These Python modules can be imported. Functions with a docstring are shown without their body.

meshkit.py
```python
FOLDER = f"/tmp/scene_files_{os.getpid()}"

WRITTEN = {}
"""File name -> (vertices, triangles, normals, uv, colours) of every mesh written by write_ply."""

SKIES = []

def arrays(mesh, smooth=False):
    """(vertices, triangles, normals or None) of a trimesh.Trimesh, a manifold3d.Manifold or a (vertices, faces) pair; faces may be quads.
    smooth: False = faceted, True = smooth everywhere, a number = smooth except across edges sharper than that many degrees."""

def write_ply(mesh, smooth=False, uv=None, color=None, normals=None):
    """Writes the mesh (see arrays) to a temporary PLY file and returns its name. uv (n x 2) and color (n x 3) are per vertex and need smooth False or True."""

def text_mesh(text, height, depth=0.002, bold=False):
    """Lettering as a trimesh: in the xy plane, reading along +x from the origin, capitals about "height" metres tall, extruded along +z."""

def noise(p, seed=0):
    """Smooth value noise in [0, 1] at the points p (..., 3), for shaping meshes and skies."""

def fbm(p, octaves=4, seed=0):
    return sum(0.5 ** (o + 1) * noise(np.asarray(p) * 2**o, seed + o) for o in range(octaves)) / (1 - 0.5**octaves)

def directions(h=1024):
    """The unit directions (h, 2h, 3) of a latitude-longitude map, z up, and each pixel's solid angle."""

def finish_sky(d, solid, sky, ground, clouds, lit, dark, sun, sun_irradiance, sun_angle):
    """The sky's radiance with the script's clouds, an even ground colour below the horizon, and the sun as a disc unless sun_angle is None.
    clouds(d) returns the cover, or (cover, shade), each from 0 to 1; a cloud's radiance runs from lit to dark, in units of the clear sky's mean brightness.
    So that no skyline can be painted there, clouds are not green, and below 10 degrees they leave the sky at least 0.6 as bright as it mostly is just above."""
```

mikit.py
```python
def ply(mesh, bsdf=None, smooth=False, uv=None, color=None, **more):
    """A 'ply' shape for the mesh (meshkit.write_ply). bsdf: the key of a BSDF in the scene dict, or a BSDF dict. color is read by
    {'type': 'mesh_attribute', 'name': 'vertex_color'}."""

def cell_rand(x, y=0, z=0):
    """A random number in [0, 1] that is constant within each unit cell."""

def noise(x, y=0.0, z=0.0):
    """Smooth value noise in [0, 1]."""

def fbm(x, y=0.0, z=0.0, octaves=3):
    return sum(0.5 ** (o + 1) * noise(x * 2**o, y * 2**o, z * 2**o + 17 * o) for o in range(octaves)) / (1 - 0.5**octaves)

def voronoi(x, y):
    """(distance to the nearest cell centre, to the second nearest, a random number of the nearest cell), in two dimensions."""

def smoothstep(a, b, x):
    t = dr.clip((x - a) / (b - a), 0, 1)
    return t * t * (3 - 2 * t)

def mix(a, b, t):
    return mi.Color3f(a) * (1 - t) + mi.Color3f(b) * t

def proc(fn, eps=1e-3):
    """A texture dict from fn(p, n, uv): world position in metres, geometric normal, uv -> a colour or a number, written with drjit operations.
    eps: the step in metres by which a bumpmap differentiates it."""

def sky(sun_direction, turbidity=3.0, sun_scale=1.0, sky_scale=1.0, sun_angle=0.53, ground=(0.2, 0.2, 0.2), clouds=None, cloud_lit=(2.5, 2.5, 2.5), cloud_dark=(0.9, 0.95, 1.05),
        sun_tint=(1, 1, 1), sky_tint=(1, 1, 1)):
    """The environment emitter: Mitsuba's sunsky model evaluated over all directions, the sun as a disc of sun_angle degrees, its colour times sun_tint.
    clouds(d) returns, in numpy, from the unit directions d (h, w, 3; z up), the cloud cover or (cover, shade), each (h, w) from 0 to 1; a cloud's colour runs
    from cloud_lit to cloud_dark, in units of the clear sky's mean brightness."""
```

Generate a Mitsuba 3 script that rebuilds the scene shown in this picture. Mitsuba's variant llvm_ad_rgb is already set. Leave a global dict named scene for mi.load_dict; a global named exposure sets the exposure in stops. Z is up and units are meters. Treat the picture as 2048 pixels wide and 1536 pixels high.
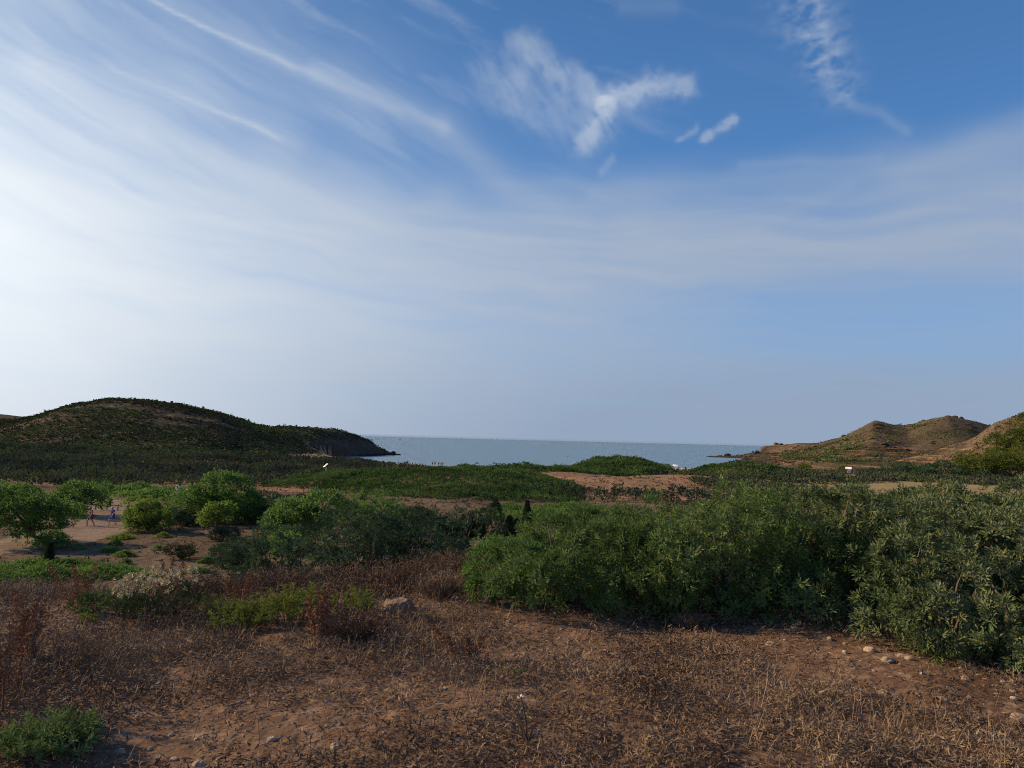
import math, random
import numpy as np, trimesh, mitsuba as mi, mikit, drjit as dr
import manifold3d as m3
from manifold3d import Manifold
from meshkit import fbm, noise, text_mesh
from scipy.spatial import cKDTree, Delaunay
from shapely import Polygon, contains_xy, prepare

scene, labels = {}, {}
T = mi.ScalarTransform4f

# ---------------------------------------------------------------- camera, light, exposure
EYE_Z = 13.0
pitch, roll = math.radians(4.17), math.radians(1.4)
forward = np.array([0, math.cos(pitch), math.sin(pitch)])
upward = np.array([-math.sin(roll), -math.sin(pitch) * math.cos(roll), math.cos(pitch) * math.cos(roll)])
scene['camera'] = {'type': 'perspective', 'fov': 69.0, 'fov_axis': 'x', 'near_clip': 0.2, 'far_clip': 60000.0,
                   'to_world': T().look_at(origin=[0, 0, EYE_Z], target=(np.array([0, 0, EYE_Z]) + forward).tolist(), up=upward.tolist())}
SUN_AZ, SUN_EL = 76.0, 27.0     # degrees left of the view axis, degrees up
# ---------------------------------------------------------------- sky
def smooth01(a, b, x):
    t = np.clip((x - a) / (b - a), 0, 1)
    return t * t * (3 - 2 * t)


def seg(a, e, pts, vals=None):
    """distance in degrees to a polyline on the sky, and the position along it (0..1)."""
    best, par = np.full(a.shape, 1e9), np.zeros(a.shape)
    n = len(pts) - 1
    for i in range(n):
        (x0, y0), (x1, y1) = pts[i], pts[i + 1]
        dx, dy = x1 - x0, y1 - y0
        t = np.clip(((a - x0) * dx + (e - y0) * dy) / (dx * dx + dy * dy), 0, 1)
        q = np.hypot(a - x0 - t * dx, e - y0 - t * dy)
        par = np.where(q < best, (i + t) / n, par)
        best = np.minimum(best, q)
    return best, par


def clouds(d):
    a = np.degrees(np.arctan2(d[..., 0], d[..., 1]))
    e = np.degrees(np.arcsin(np.clip(d[..., 2], -1, 1)))
    z0 = np.zeros_like(a)

    def nz(x, y, o=4, s=0):
        return fbm(np.stack([x, y, z0 + 0.37], -1), o, s)

    # gentle warp shared by every layer
    wx, wy = nz(a / 6, e / 4, 3, 5) - 0.5, nz(a / 6, e / 4, 3, 9) - 0.5
    fx, fy = nz(a / 1.1, e / 0.8, 4, 15) - 0.5, nz(a / 1.1, e / 0.8, 4, 19) - 0.5
    A, E_ = a + 3 * wx, e + 2.2 * wy
    # direction of the high cirrus: falls to the right at about 17 degrees
    u, v = A * 0.94 - E_ * 0.34, A * 0.34 + E_ * 0.94
    # veil of cirrostratus round the sun
    ds = np.hypot((a + 55) * 0.72, e - 9)
    left = 1.0 * smooth01(52, 10, ds + 10 * wx + 0.55 * np.clip(e - 14, 0, 20))
    streak = nz(u / 16, v / 1.5, 4, 31)
    fine = nz(u / 8 + 5, v / 0.55, 4, 33)
    left = np.clip(left * (0.70 + 1.2 * (streak - 0.46) + 0.6 * (fine - 0.48)), 0, 1)
    # a broad band of thin veil between 6 and 17 degrees up, rising to the right
    ax = np.clip(np.abs(a), 0, 90)
    mid = smooth01(21.5, 14.5, e + 1.6 * wy * 2 - 0.02 * a) * (0.82 - 0.04 * smooth01(0, 32, a))
    flat = 0.6 * nz(A / 22 + 3, E_ / 1.7 + 0.035 * A, 4, 41) + 0.4 * nz(A / 9 + 8, E_ / 0.7 + 0.09 * A, 4, 43)
    mid *= np.clip(0.05 + 1.85 * flat, 0, 1.6)
    gap = smooth01(5.0, 1.2, np.abs(e - 8.2 + 0.05 * (a - 30) + 1.2 * wy)) * smooth01(6, 26, a)
    mid *= 1 - 0.42 * gap
    low = 0.85 * smooth01(12, 0, e) * (0.8 + 0.4 * flat)
    # thin streak field, everywhere in the upper sky, a little
    wisp = 0.34 * smooth01(0.50, 0.80, nz(u / 9 + 7, v / 1.1, 5, 51)) * smooth01(60, 20, np.abs(e - 16)) * smooth01(26, -6, a * (np.abs(a) < 60) + 40 * (np.abs(a) >= 60) * 0.4)
    cov = [left, mid, low, wisp]
    # condensation trails, the left ones old and ragged
    q, t = seg(a + 0.25 * fx, e + 0.35 * fy, TRAIL_A)
    core = np.exp(-(q / (0.10 + 0.30 * t)) ** 2) * (0.50 - 0.36 * t) * smooth01(0.80, 0.30, t)
    core *= 0.45 + 1.0 * nz(a / 0.7, e / 0.7, 4, 61)
    soft = np.exp(-(q / (0.6 + 1.5 * t)) ** 2) * 0.15 * (0.5 + 1.0 * streak)
    cov += [core, soft]
    q, t = seg(a + 0.18 * fx, e + 0.22 * fy, TRAIL_B)
    cov += [np.exp(-(q / (0.08 + 0.16 * t)) ** 2) * (0.2 + 0.32 * smooth01(0.2, 0.7, t)) * smooth01(1, 0.85, t) * (0.4 + 1.1 * nz(a / 0.5, e / 0.5, 3, 71)), np.exp(-(q / 0.8) ** 2) * 0.16]
    q, t = seg(a + 0.5 * wx, e + 0.5 * wy, TRAIL_C)
    cov += [np.exp(-(q / 1.1) ** 2) * 0.34 * (0.4 + 1.1 * streak)]
    # the torn cloud in the middle, its arms, and the small one right of it
    tuft = nz((a + 1.5 * fx) / 0.85, (e + 1.8 * fy) / 0.6, 5, 81)
    hair = nz((a * 0.6 - e * 0.8 + 0.7 * fx) / 1.9, (a * 0.8 + e * 0.6 + 0.8 * fy) / 0.45, 4, 91)
    for pts, w, k, near in CLOUD_ARMS:
        q, t = seg(a + 1.0 * fx + 0.5 * wx, e + 1.15 * fy + 0.5 * wy, pts)
        body = np.exp(-(q / (1.35 * w)) ** 2)
        cov += [k * smooth01(0.0, 0.95, body) * smooth01(0.34, 0.88, near * tuft + (1 - near) * hair + 0.26 * body)]
    # rippled streak of small cloudlets top right
    q, t = seg(a + 0.5 * wx, e + 0.5 * wy, RIPPLES)
    rip = nz((a + 0.3 * e + 0.8 * fx) / 0.85, (e - 0.2 * a + 0.6 * fy) / 0.36, 4, 101)
    width = 2.3 - 1.4 * t
    cov += [np.exp(-(q / width) ** 2) * 0.62 * smooth01(1.0, 0.75, t) * np.clip(0.02 + 2.7 * (rip - 0.38), 0, 1)]
    q, t = seg(a + 0.5 * fx, e + 0.4 * fy, RIPPLE_TAIL)
    cov += [np.exp(-(q / 0.33) ** 2) * 0.26 * (0.3 + 1.2 * tuft)]
    for pts, w, k in VEILS:
        q, t = seg(a + 1.5 * wx + 0.3 * fx, e + 1.0 * wy + 0.2 * fy, pts)
        cov += [np.exp(-(q / w) ** 2) * k * (0.45 + 1.1 * flat)]
    clear = 1.0
    for c in cov:
        clear = clear * (1 - np.clip(c, 0, 0.97))
    cover = 1 - clear
    # a veil is bright where the sun is behind it, bluish grey away from it and near the horizon
    shade = np.clip(0.93 - 0.93 * np.exp(-((ds + 3 * wx) / 23) ** 2 * 0.9) - 0.13 * smooth01(60, 10, ds) + 0.14 * smooth01(11, 0, e), 0, 1)
    bright = np.exp(-(np.hypot((a - 7.5) * 0.5, e - 25.2) / 3.6) ** 2) + 0.6 * np.exp(-(np.hypot(a - 22.5, e - 27.5) / 4) ** 2)
    bright = bright + 0.5 * smooth01(-36, -10, a) * smooth01(20, 26, e) * smooth01(6, -9, a)
    return cover, np.clip(shade * (1 - 0.30 * np.clip(bright, 0, 1)), 0, 1)


TRAIL_A = [(-28.6, 28.2), (-22.9, 27.0), (-18.5, 26.1), (-13.2, 24.8), (-6.1, 23.0), (-2.1, 20.0), (2.3, 17.2)]
TRAIL_B = [(-29.6, 23.4), (-26.2, 22.9), (-23.1, 22.2), (-20.0, 21.6), (-17.2, 20.6)]
TRAIL_C = [(-34, 22.4), (-26, 19.6), (-16, 17.2), (-6, 15.2), (4, 13.8)]
CLOUD_ARMS = [  # (line, half width in degrees, strength, tufted 1 .. stringy 0)
    ([(0.6, 28.6), (2.2, 27.4), (4.6, 26.2), (6.6, 24.9)], 0.85, 0.46, 0.45),
    ([(6.6, 24.9), (8.6, 25.3), (10.4, 26.0), (13.0, 25.5)], 0.72, 0.54, 0.80),
    ([(7.0, 25.0), (6.2, 23.6), (5.2, 22.0)], 0.62, 0.56, 0.40),
    ([(-2.4, 26.3), (0.6, 25.2), (3.6, 23.6), (6.0, 23.2)], 1.5, 0.30, 0.3),
    ([(-0.6, 28.7), (0.4, 27.6), (-0.4, 26.0)], 0.7, 0.26, 0.5),
    ([(14.3, 22.0), (15.4, 22.5), (16.6, 23.1)], 0.30, 0.62, 0.35),
    ([(12.3, 22.1), (13.8, 22.9)], 0.22, 0.35, 0.5),
    ([(6.6, 20.2), (7.4, 20.9)], 0.3, 0.28, 0.3),
]
RIPPLES = [(21.2, 31.8), (21.8, 29.4), (23.0, 26.8), (24.2, 24.2), (25.0, 22.6)]
RIPPLE_TAIL = [(24.6, 23.2), (26.6, 22.4), (28.2, 21.0)]
VEILS = [
    ([(17.0, 20.0), (21, 19.9), (26.5, 19.4)], 0.35, 0.22),
    ([(6, 18.5), (16, 19.0), (26, 18.6), (37, 19.5)], 0.8, 0.20),
    ([(18.0, 15.4), (21, 16.9), (24.5, 18.0)], 0.5, 0.20),
    ([(28, 18.2), (33, 19.6), (40, 20.6)], 1.3, 0.30),
    ([(8, 31), (12, 30.7)], 0.6, 0.14),
    ([(-16, 25.7), (-11, 24.5), (-6, 23.0)], 0.55, 0.26),
    ([(-6, 23.0), (-1, 19.4), (5, 16.6)], 0.9, 0.22),
    ([(-9, 12.9), (8, 13.0), (24, 13.0), (42, 14.4)], 1.4, 0.26),
]

exposure = 1.95
sa, se = math.radians(SUN_AZ), math.radians(SUN_EL)
SUN = (-math.sin(sa) * math.cos(se), math.cos(sa) * math.cos(se), math.sin(se))
scene['sky'] = mikit.sky(SUN, turbidity=3, sun_scale=1.2, sky_scale=0.92, sun_angle=2.0, ground=(0.26, 0.40, 0.58), clouds=clouds, cloud_lit=(3.75, 3.95, 4.1), cloud_dark=(1.15, 1.46, 1.98), sky_tint=(0.55, 0.79, 1.03), sun_tint=(1, 0.90, 0.76))
# ---------------------------------------------------------------- the lie of the land
def n2(x, y, s, o=3, seed=0):
    return fbm(np.stack([np.asarray(x) / s, np.asarray(y) / s, np.zeros_like(np.asarray(x, float)) + 0.5], -1), o, seed) - 0.5


def densify(pts, step=1.5):
    pts = np.asarray(pts, float)
    out = []
    for a, b in zip(pts[:-1], pts[1:]):
        k = max(2, int(np.hypot(*(b - a)[:2]) / step))
        out.append(a + (b - a) * np.linspace(0, 1, k, endpoint=False)[:, None])
    return np.vstack(out + [pts[-1:]])


COAST = [(-6500, 5200), (-3600, 5300), (-2700, 4700), (-2600, 4200), (-2500, 1500), (-700, 780), (-300, 620), (-150, 560), (-96, 520), (-79, 507), (-77, 502), (-82, 494), (-88, 471), (-99, 440), (-108, 404), (-85, 386), (-60, 345), (-43, 325), (-4, 315), (40, 330), (78, 363),
         (120, 400), (146, 440), (160, 500), (178, 570), (204, 640), (216, 676), (196, 700), (192, 712), (222, 722), (258, 782), (285, 850), (340, 1000), (600, 1400), (2500, 2600)]
LAND = Polygon(COAST + [(2500, -800), (-6500, -800)])
prepare(LAND)
COAST_TREE = cKDTree(densify(COAST, 2.0))
# spines of the hills: x, y, height, reach of the slope
SPINE_WEST = [(-304, 370, 9, 150), (-283.2, 375, 12.2, 160), (-260.1, 380, 14.6, 168), (-248.2, 385, 16.2, 172), (-242.8, 388, 18.6, 178), (-230.2, 393, 24.6, 186), (-215.7, 400, 28.2, 190), (-199.8, 406, 28.1, 190),
              (-183.2, 412, 26.8, 180), (-166.9, 420, 23.1, 165), (-150.4, 430, 17.5, 140), (-140.7, 436, 15.6, 115), (-133.9, 442, 16.4, 100), (-121.6, 452, 16.2, 84), (-106.6, 466, 14.6, 66), (-96, 476, 11.8, 64),
              (-89.2, 483, 8.9, 52), (-85, 489, 6.2, 40), (-81, 496, 3.0, 26), (-78, 502, 1.4, 14)]
SPINE_EAST = [(232, 728, 2.2, 26), (262, 775, 9.4, 34), (284, 786, 9.2, 70), (298.3, 770, 10.8, 120), (310.7, 750, 12.4, 170), (326.9, 730, 22.4, 210), (337, 720, 30.1, 230), (346.7, 710, 36.9, 240), (365.7, 710, 33.5, 240),
              (377.6, 710, 33.4, 240), (383.2, 690, 37.8, 240), (396, 680, 41.9, 240), (409.7, 680, 40.1, 240), (434.2, 690, 36.7, 240), (459.1, 700, 32.4, 240), (520, 720, 34, 240), (640, 760, 46, 260)]
SPINE_NEAR = [(187.9, 372, 4.6, 70), (219, 385, 11.2, 100), (234.3, 380, 17, 115), (237, 365, 25.7, 128), (241, 350, 30.2, 135), (250.7, 340, 34, 140), (275, 325, 40, 150), (330, 300, 48, 160), (420, 260, 52, 170)]
SPINE_FAR = [(-5400, 4680, 200, 1200), (-4300, 4560, 150, 1000), (-3390, 4500, 104, 800), (-3080, 4500, 84, 600), (-2945, 4500, 72, 500), (-2800, 4500, 20, 300)]
def spine(pts, az, power):
    """crest of a hill as a table across its long axis: where the crest lies, how high, how far the slope reaches"""
    a = math.radians(az)
    p = densify(pts, 3.0)
    across_, along_ = p[:, 0] * math.cos(a) - p[:, 1] * math.sin(a), p[:, 0] * math.sin(a) + p[:, 1] * math.cos(a)
    o = np.argsort(across_)
    return a, across_[o], along_[o], p[o, 2], p[o, 3], power


SPINES = [spine(SPINE_WEST, -24, 1.1), spine(SPINE_EAST, 27, 1.2), spine(SPINE_NEAR, 33, 1.05), spine(SPINE_FAR, -36, 1.0)]
DUNES = [  # x, y, half width, half depth, height, turn
    (-9, 131, 25, 23, 3.3, 0.1), (-31, 134, 14, 15, 1.5, 0), (6, 180, 24, 17, 1.9, 0), (30, 201, 19, 20, 4.2, 0.15), (24, 150, 24, 32, 1.3, 0), (43, 176, 17, 15, 1.6, 0.3), (67, 215, 20, 15, 3.2, 0), (-58, 258, 22, 15, 2.2, 0),
    (-34, 262, 12, 10, 1.2, 0), (14, 235, 26, 14, 0.3, 0), (-75, 200, 40, 25, 1.4, 0.2), (-160, 235, 60, 26, 2.6, 0.2), (-110, 290, 40, 20, 2.0, -0.3)]


def coast_distance(x, y):
    d = COAST_TREE.query(np.stack([x, y], -1))[0]
    return np.where(contains_xy(LAND, x, y), d, -d)


def edge_of_bluff(x):
    return 9.0 + 0.42 * np.clip(x, -1.5, 9) + 1.2 * n2(x, x * 0, 9.0, 2, 3) - 0.02 * np.abs(x)


def height(x, y):
    x, y = np.broadcast_arrays(np.asarray(x, float), np.asarray(y, float))
    s = coast_distance(x, y)
    z = np.where(s < 0, np.maximum(-5, s * 0.07), 1.7 * smooth01(0, 32, s) * 0.9 + 0.02 * np.clip(s, 0, 8) + 2.3 * smooth01(25, 150, s))
    inland = smooth01(0, 40, s)
    flat = smooth01(110, 130, y)
    # low swell of the sand behind the beach
    z = z + inland * flat * (1.3 * n2(x, y, 26, 3, 11) + 0.5 * n2(x, y, 8, 3, 12)) + inland * (1 - flat) * 0.35 * n2(x, y, 7, 3, 13)
    for cx, cy, a, b, h, t in DUNES:
        u, v = (x - cx) * np.cos(t) + (y - cy) * np.sin(t), -(x - cx) * np.sin(t) + (y - cy) * np.cos(t)
        r = np.hypot(u / a, v / b) + 0.35 * n2(x, y, 11, 3, 14)
        z = z + h * smooth01(1.15, 0.0, r)
    hills = np.zeros_like(z)
    wob = 0.22 * n2(x, y, 60, 3, 21)
    for az, sa_, st_, sz_, sw_, power in SPINES:
        u, v = x * math.cos(az) - y * math.sin(az), x * math.sin(az) + y * math.cos(az)
        w = np.interp(u, sa_, sw_)
        t = np.abs(v - np.interp(u, sa_, st_)) / w
        t = np.clip(t + wob * np.clip(t * 2, 0, 1), 0, 1)
        ends = smooth01(sa_[0] - 60, sa_[0], u) * smooth01(sa_[-1] + 14, sa_[-1], u)
        hills = np.maximum(hills, ends * np.interp(u, sa_, sz_) * (0.5 + 0.5 * np.cos(np.pi * t)) ** power)
    cliff = smooth01(-60, -100, x) * smooth01(425, 455, y)
    hills = hills * (1 - cliff * (1 - smooth01(-3, 13, s) ** 0.6))
    rough = smooth01(2, 9, hills)
    hills = hills + rough * (2.6 * n2(x, y, 38, 4, 22) + 1.1 * n2(x, y, 11, 3, 23)) + cliff * smooth01(0.8, 3, hills) * 2.4 * n2(x, y, 7, 3, 26)
    # ledges of bedded rock above the eastern shore
    ledge = smooth01(120, 175, x) * smooth01(360, 430, y) * smooth01(24, 12, hills) * smooth01(0, 12, s)
    hills = hills + ledge * smooth01(130, 30, s) * 4.2 * smooth01(0, 26, s)
    q = hills + 0.7 * n2(x, y, 20, 2, 24)
    step = 1.25
    hills = hills + ledge * 0.75 * (np.floor(q / step) * step + step * smooth01(0.55, 1.0, q / step - np.floor(q / step)) - q)
    z = np.maximum(z, np.where(s > -2, hills, z)) + 0.15 * np.minimum(z, hills) * (s > 0) * (hills > 0.3)
    # rocks awash along the steep shores
    rocky = (smooth01(140, 165, x) + smooth01(-76, -90, x) * smooth01(440, 470, y)) * smooth01(-10, 0, s) * smooth01(16, 5, s)
    z = z + np.clip(rocky, 0, 1) * np.maximum(0, 4.6 * n2(x, y, 6, 3, 25) + 1.0)
    # the bluff that the photograph is taken from
    e = edge_of_bluff(x) - 1.1
    top = 11.4 + 0.5 * n2(x, y, 5.5, 3, 31) * smooth01(2, 5, np.hypot(x, y)) + 0.14 * n2(x, y, 1.3, 3, 32) + 0.035 * n2(x, y, 0.22, 3, 33)
    t = (y - e) / 31.0
    on = 1 - smooth01(-0.02, 1.0, t) ** 0.72
    return np.where(t < 1.0, z + (top - z) * on, z)

# ---------------------------------------------------------------- helpers
def label(key, text=None, cat=None, group=None, kind=None):
    labels[key] = {k: v for k, v in (('label', text), ('category', cat), ('group', group), ('kind', kind)) if v}


TAKEN = {}


def number(name):
    k = TAKEN.get(name, 0)
    TAKEN[name] = k + 1
    return name if k == 0 else f'{name}_{k:03d}'


def part(key, name, mesh, bsdf, smooth=False, uv=None):
    k = number(f'{key}__{name}')
    scene[k] = mikit.ply(mesh, bsdf, smooth=smooth, uv=uv)
    return k


def unit(v):
    return v / np.maximum(np.linalg.norm(v, axis=-1, keepdims=True), 1e-9)


def across(d, rng):
    """a random unit vector at right angles to each d"""
    return unit(np.cross(d, rng.normal(size=d.shape)))


def tint(name, colors, scale=0.6, rough=0.6, leaf=0.0, spec=0.3, bump=None, amount=1.0):
    """a material whose colour runs through the given colours, by the piece's own number (uv.x) and by noise in space"""
    cols = [tuple(c) for c in colors]

    def fn(p, n, uv):
        t = dr.clip(0.55 * uv.x + 0.9 * (mikit.fbm(p.x / scale, p.y / scale, p.z / scale, 2) - 0.5) * amount + 0.22, 0, 1) * (len(cols) - 1)
        c = mi.Color3f(cols[0])
        for i in range(1, len(cols)):
            c = mikit.mix(c, cols[i], dr.clip(t - (i - 1), 0, 1))
        return c
    if leaf > 0:
        b = {'type': 'principledthin', 'base_color': mikit.proc(fn), 'roughness': rough, 'diff_trans': leaf, 'spec_trans': 0.0, 'eta': 1.35}
    else:
        b = {'type': 'twosided', 'inner': {'type': 'principled', 'base_color': mikit.proc(fn), 'roughness': rough, 'specular': spec}}
    scene[name] = b
    return name


def flat(name, color, rough=0.7, spec=0.3, metallic=0.0):
    scene[name] = {'type': 'twosided', 'inner': {'type': 'principled', 'base_color': {'type': 'rgb', 'value': list(color)}, 'roughness': rough, 'specular': spec, 'metallic': metallic}}
    return name


# ---------------------------------------------------------------- ground, hills and beach: one sheet, split where the kind of ground changes
def path_mask(x, y):
    """the trodden sandy path on the flat ground, left"""
    q, _ = seg(x, y, [(-60, 45), (-40, 52), (-37, 60), (-38, 72), (-43, 82), (-52, 95), (-60, 110)])
    return q + 1.4 * n2(x, y, 5, 3, 61)


def region(x, y, z):
    s = coast_distance(x, y)
    r = np.full(x.shape, 2)                                   # 2 dune
    r[(y < 115)] = 1                                          # 1 flat dirt
    r[(y < 41)] = 0                                           # 0 bluff
    r[(r == 1) & (path_mask(x, y) < 3.6)] = 4                 # 4 path
    r[(r == 2) & (s < 34 + 10 * n2(x, y, 20, 2, 71)) & (x > -112) & (x < 118) & (z < 2.6) & (y < 425)] = 3   # 3 beach
    west = ((x < -60 - 0.12 * (y - 300)) | (y > 420) & (x < 0)) & (y > 225 + 18 * n2(x, y, 40, 2, 72)) & (s > -30) & (r != 3)
    east = (x > 96 + 0.1 * (y - 300)) & (y > 330 + 0.0 * x) & (r != 3)
    near = (x > 110) & (y > 190 + 12 * n2(x, y, 40, 2, 73)) & (y < 395 + 0.12 * (x - 200)) & (z > 5.2)
    r[west] = 5
    r[east] = 6
    r[near] = 7
    r[(y > 1000) | (x < -1200)] = 8
    r[(s < -12)] = 9
    fq = ((x - 92) / 50) ** 2 + ((y - 168) / 36) ** 2 + 0.5 * n2(x, y, 14, 3, 74)
    r[(fq < 1) & (r == 2)] = 10                               # 10 dry field
    return r


def grid_points(x0, x1, y0, y1, step, hole=None, rng=np.random.default_rng(1)):
    xs, ys = np.meshgrid(np.arange(x0, x1, step), np.arange(y0, y1, step))
    p = np.stack([xs.ravel(), ys.ravel()], -1) + rng.uniform(-0.32, 0.32, (xs.size, 2)) * step
    if hole:
        p = p[~((p[:, 0] > hole[0]) & (p[:, 0] < hole[1]) & (p[:, 1] > hole[2]) & (p[:, 1] < hole[3]))]
    return p


A_, B_, C_, D_ = (-7, 7, 2.4, 10), (-60, 60, 0, 116), (-190, 175, 110, 345), (-400, 520, 100, 830)
P2 = np.vstack([grid_points(*A_, 0.055), grid_points(*B_, 0.55, A_), grid_points(*C_, 1.25, B_), grid_points(*D_, 2.9, (-190, 175, 90, 345)),
                grid_points(-700, 900, -120, 1700, 16, (-400, 520, 100, 830)), grid_points(-2600, 2600, -800, 2700, 55, (-700, 900, -120, 1700)), grid_points(-125, -66, 420, 520, 1.2), grid_points(-6400, -2600, -800, 5200, 75), grid_points(-2600, -2400, 2700, 5200, 75)])
P2 = P2[~((P2[:, 0] > -60) & (P2[:, 0] < 60) & (P2[:, 1] > 0) & (P2[:, 1] < 116)) | (np.arange(len(P2)) < len(grid_points(*A_, 0.055)) + len(grid_points(*B_, 0.55, A_)))]
deep = (P2[:, 1] > 250) & (P2[:, 1] < 3500) & (P2[:, 0] > -2400)
deep[deep] = coast_distance(P2[deep, 0], P2[deep, 1]) < -18
P2 = P2[~deep | (np.random.default_rng(2).uniform(size=len(P2)) < 0.012)]
PZ = height(P2[:, 0], P2[:, 1])
TRI = Delaunay(P2).simplices
c = P2[TRI].mean(1)
ab, ac = P2[TRI[:, 1]] - P2[TRI[:, 0]], P2[TRI[:, 2]] - P2[TRI[:, 0]]
flip = ab[:, 0] * ac[:, 1] - ab[:, 1] * ac[:, 0] < 0
TRI[flip] = TRI[flip][:, ::-1]
REG = region(c[:, 0], c[:, 1], PZ[TRI].mean(1))
GV = np.column_stack([P2, PZ])


def mask(x, e0, e1, v):
    return mikit.smoothstep(e0, e1, v)


def soil(p, n, uv):
    big = mikit.fbm(p.x / 1.7, p.y / 1.7, 3.1, 3)
    fine = mikit.fbm(p.x / 0.09, p.y / 0.09, 1.7, 3)
    c = mikit.mix((0.086, 0.054, 0.035), (0.142, 0.092, 0.061), mikit.smoothstep(0.3, 0.72, big))
    c = mikit.mix(c, (0.26, 0.18, 0.13), mikit.smoothstep(0.52, 0.8, fine) * 0.8)
    return mikit.mix(c, (0.11, 0.06, 0.038), mikit.smoothstep(0.48, 0.2, fine) * 0.75)


def dirt(p, n, uv):
    big = mikit.fbm(p.x / 7, p.y / 7, 5.1, 3)
    fine = mikit.fbm(p.x / 0.9, p.y / 0.9, 2.7, 3)
    c = mikit.mix((0.078, 0.058, 0.041), (0.120, 0.090, 0.064), mikit.smoothstep(0.35, 0.68, big))
    return mikit.mix(c, (0.10, 0.065, 0.04), mikit.smoothstep(0.55, 0.3, fine) * 0.7)


def pathdirt(p, n, uv):
    fine = mikit.fbm(p.x / 1.2, p.y / 1.2, 2.7, 3)
    return mikit.mix((0.205, 0.155, 0.118), (0.14, 0.105, 0.08), mikit.smoothstep(0.6, 0.3, fine))


def sand(p, n, uv):
    big = mikit.fbm(p.x / 9, p.y / 9, 4.4, 3)
    fine = mikit.fbm(p.x / 1.3, p.y / 1.0, 2.2, 3)
    c = mikit.mix((0.215, 0.132, 0.082), (0.170, 0.112, 0.074), mikit.smoothstep(0.35, 0.65, big))
    return mikit.mix(c, (0.17, 0.105, 0.065), mikit.smoothstep(0.5, 0.28, fine) * 0.85)


def beach_sand(p, n, uv):
    return mikit.mix((0.36, 0.235, 0.15), (0.27, 0.175, 0.115), mikit.fbm(p.x / 5, p.y / 3, 4.4, 3))


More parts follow.
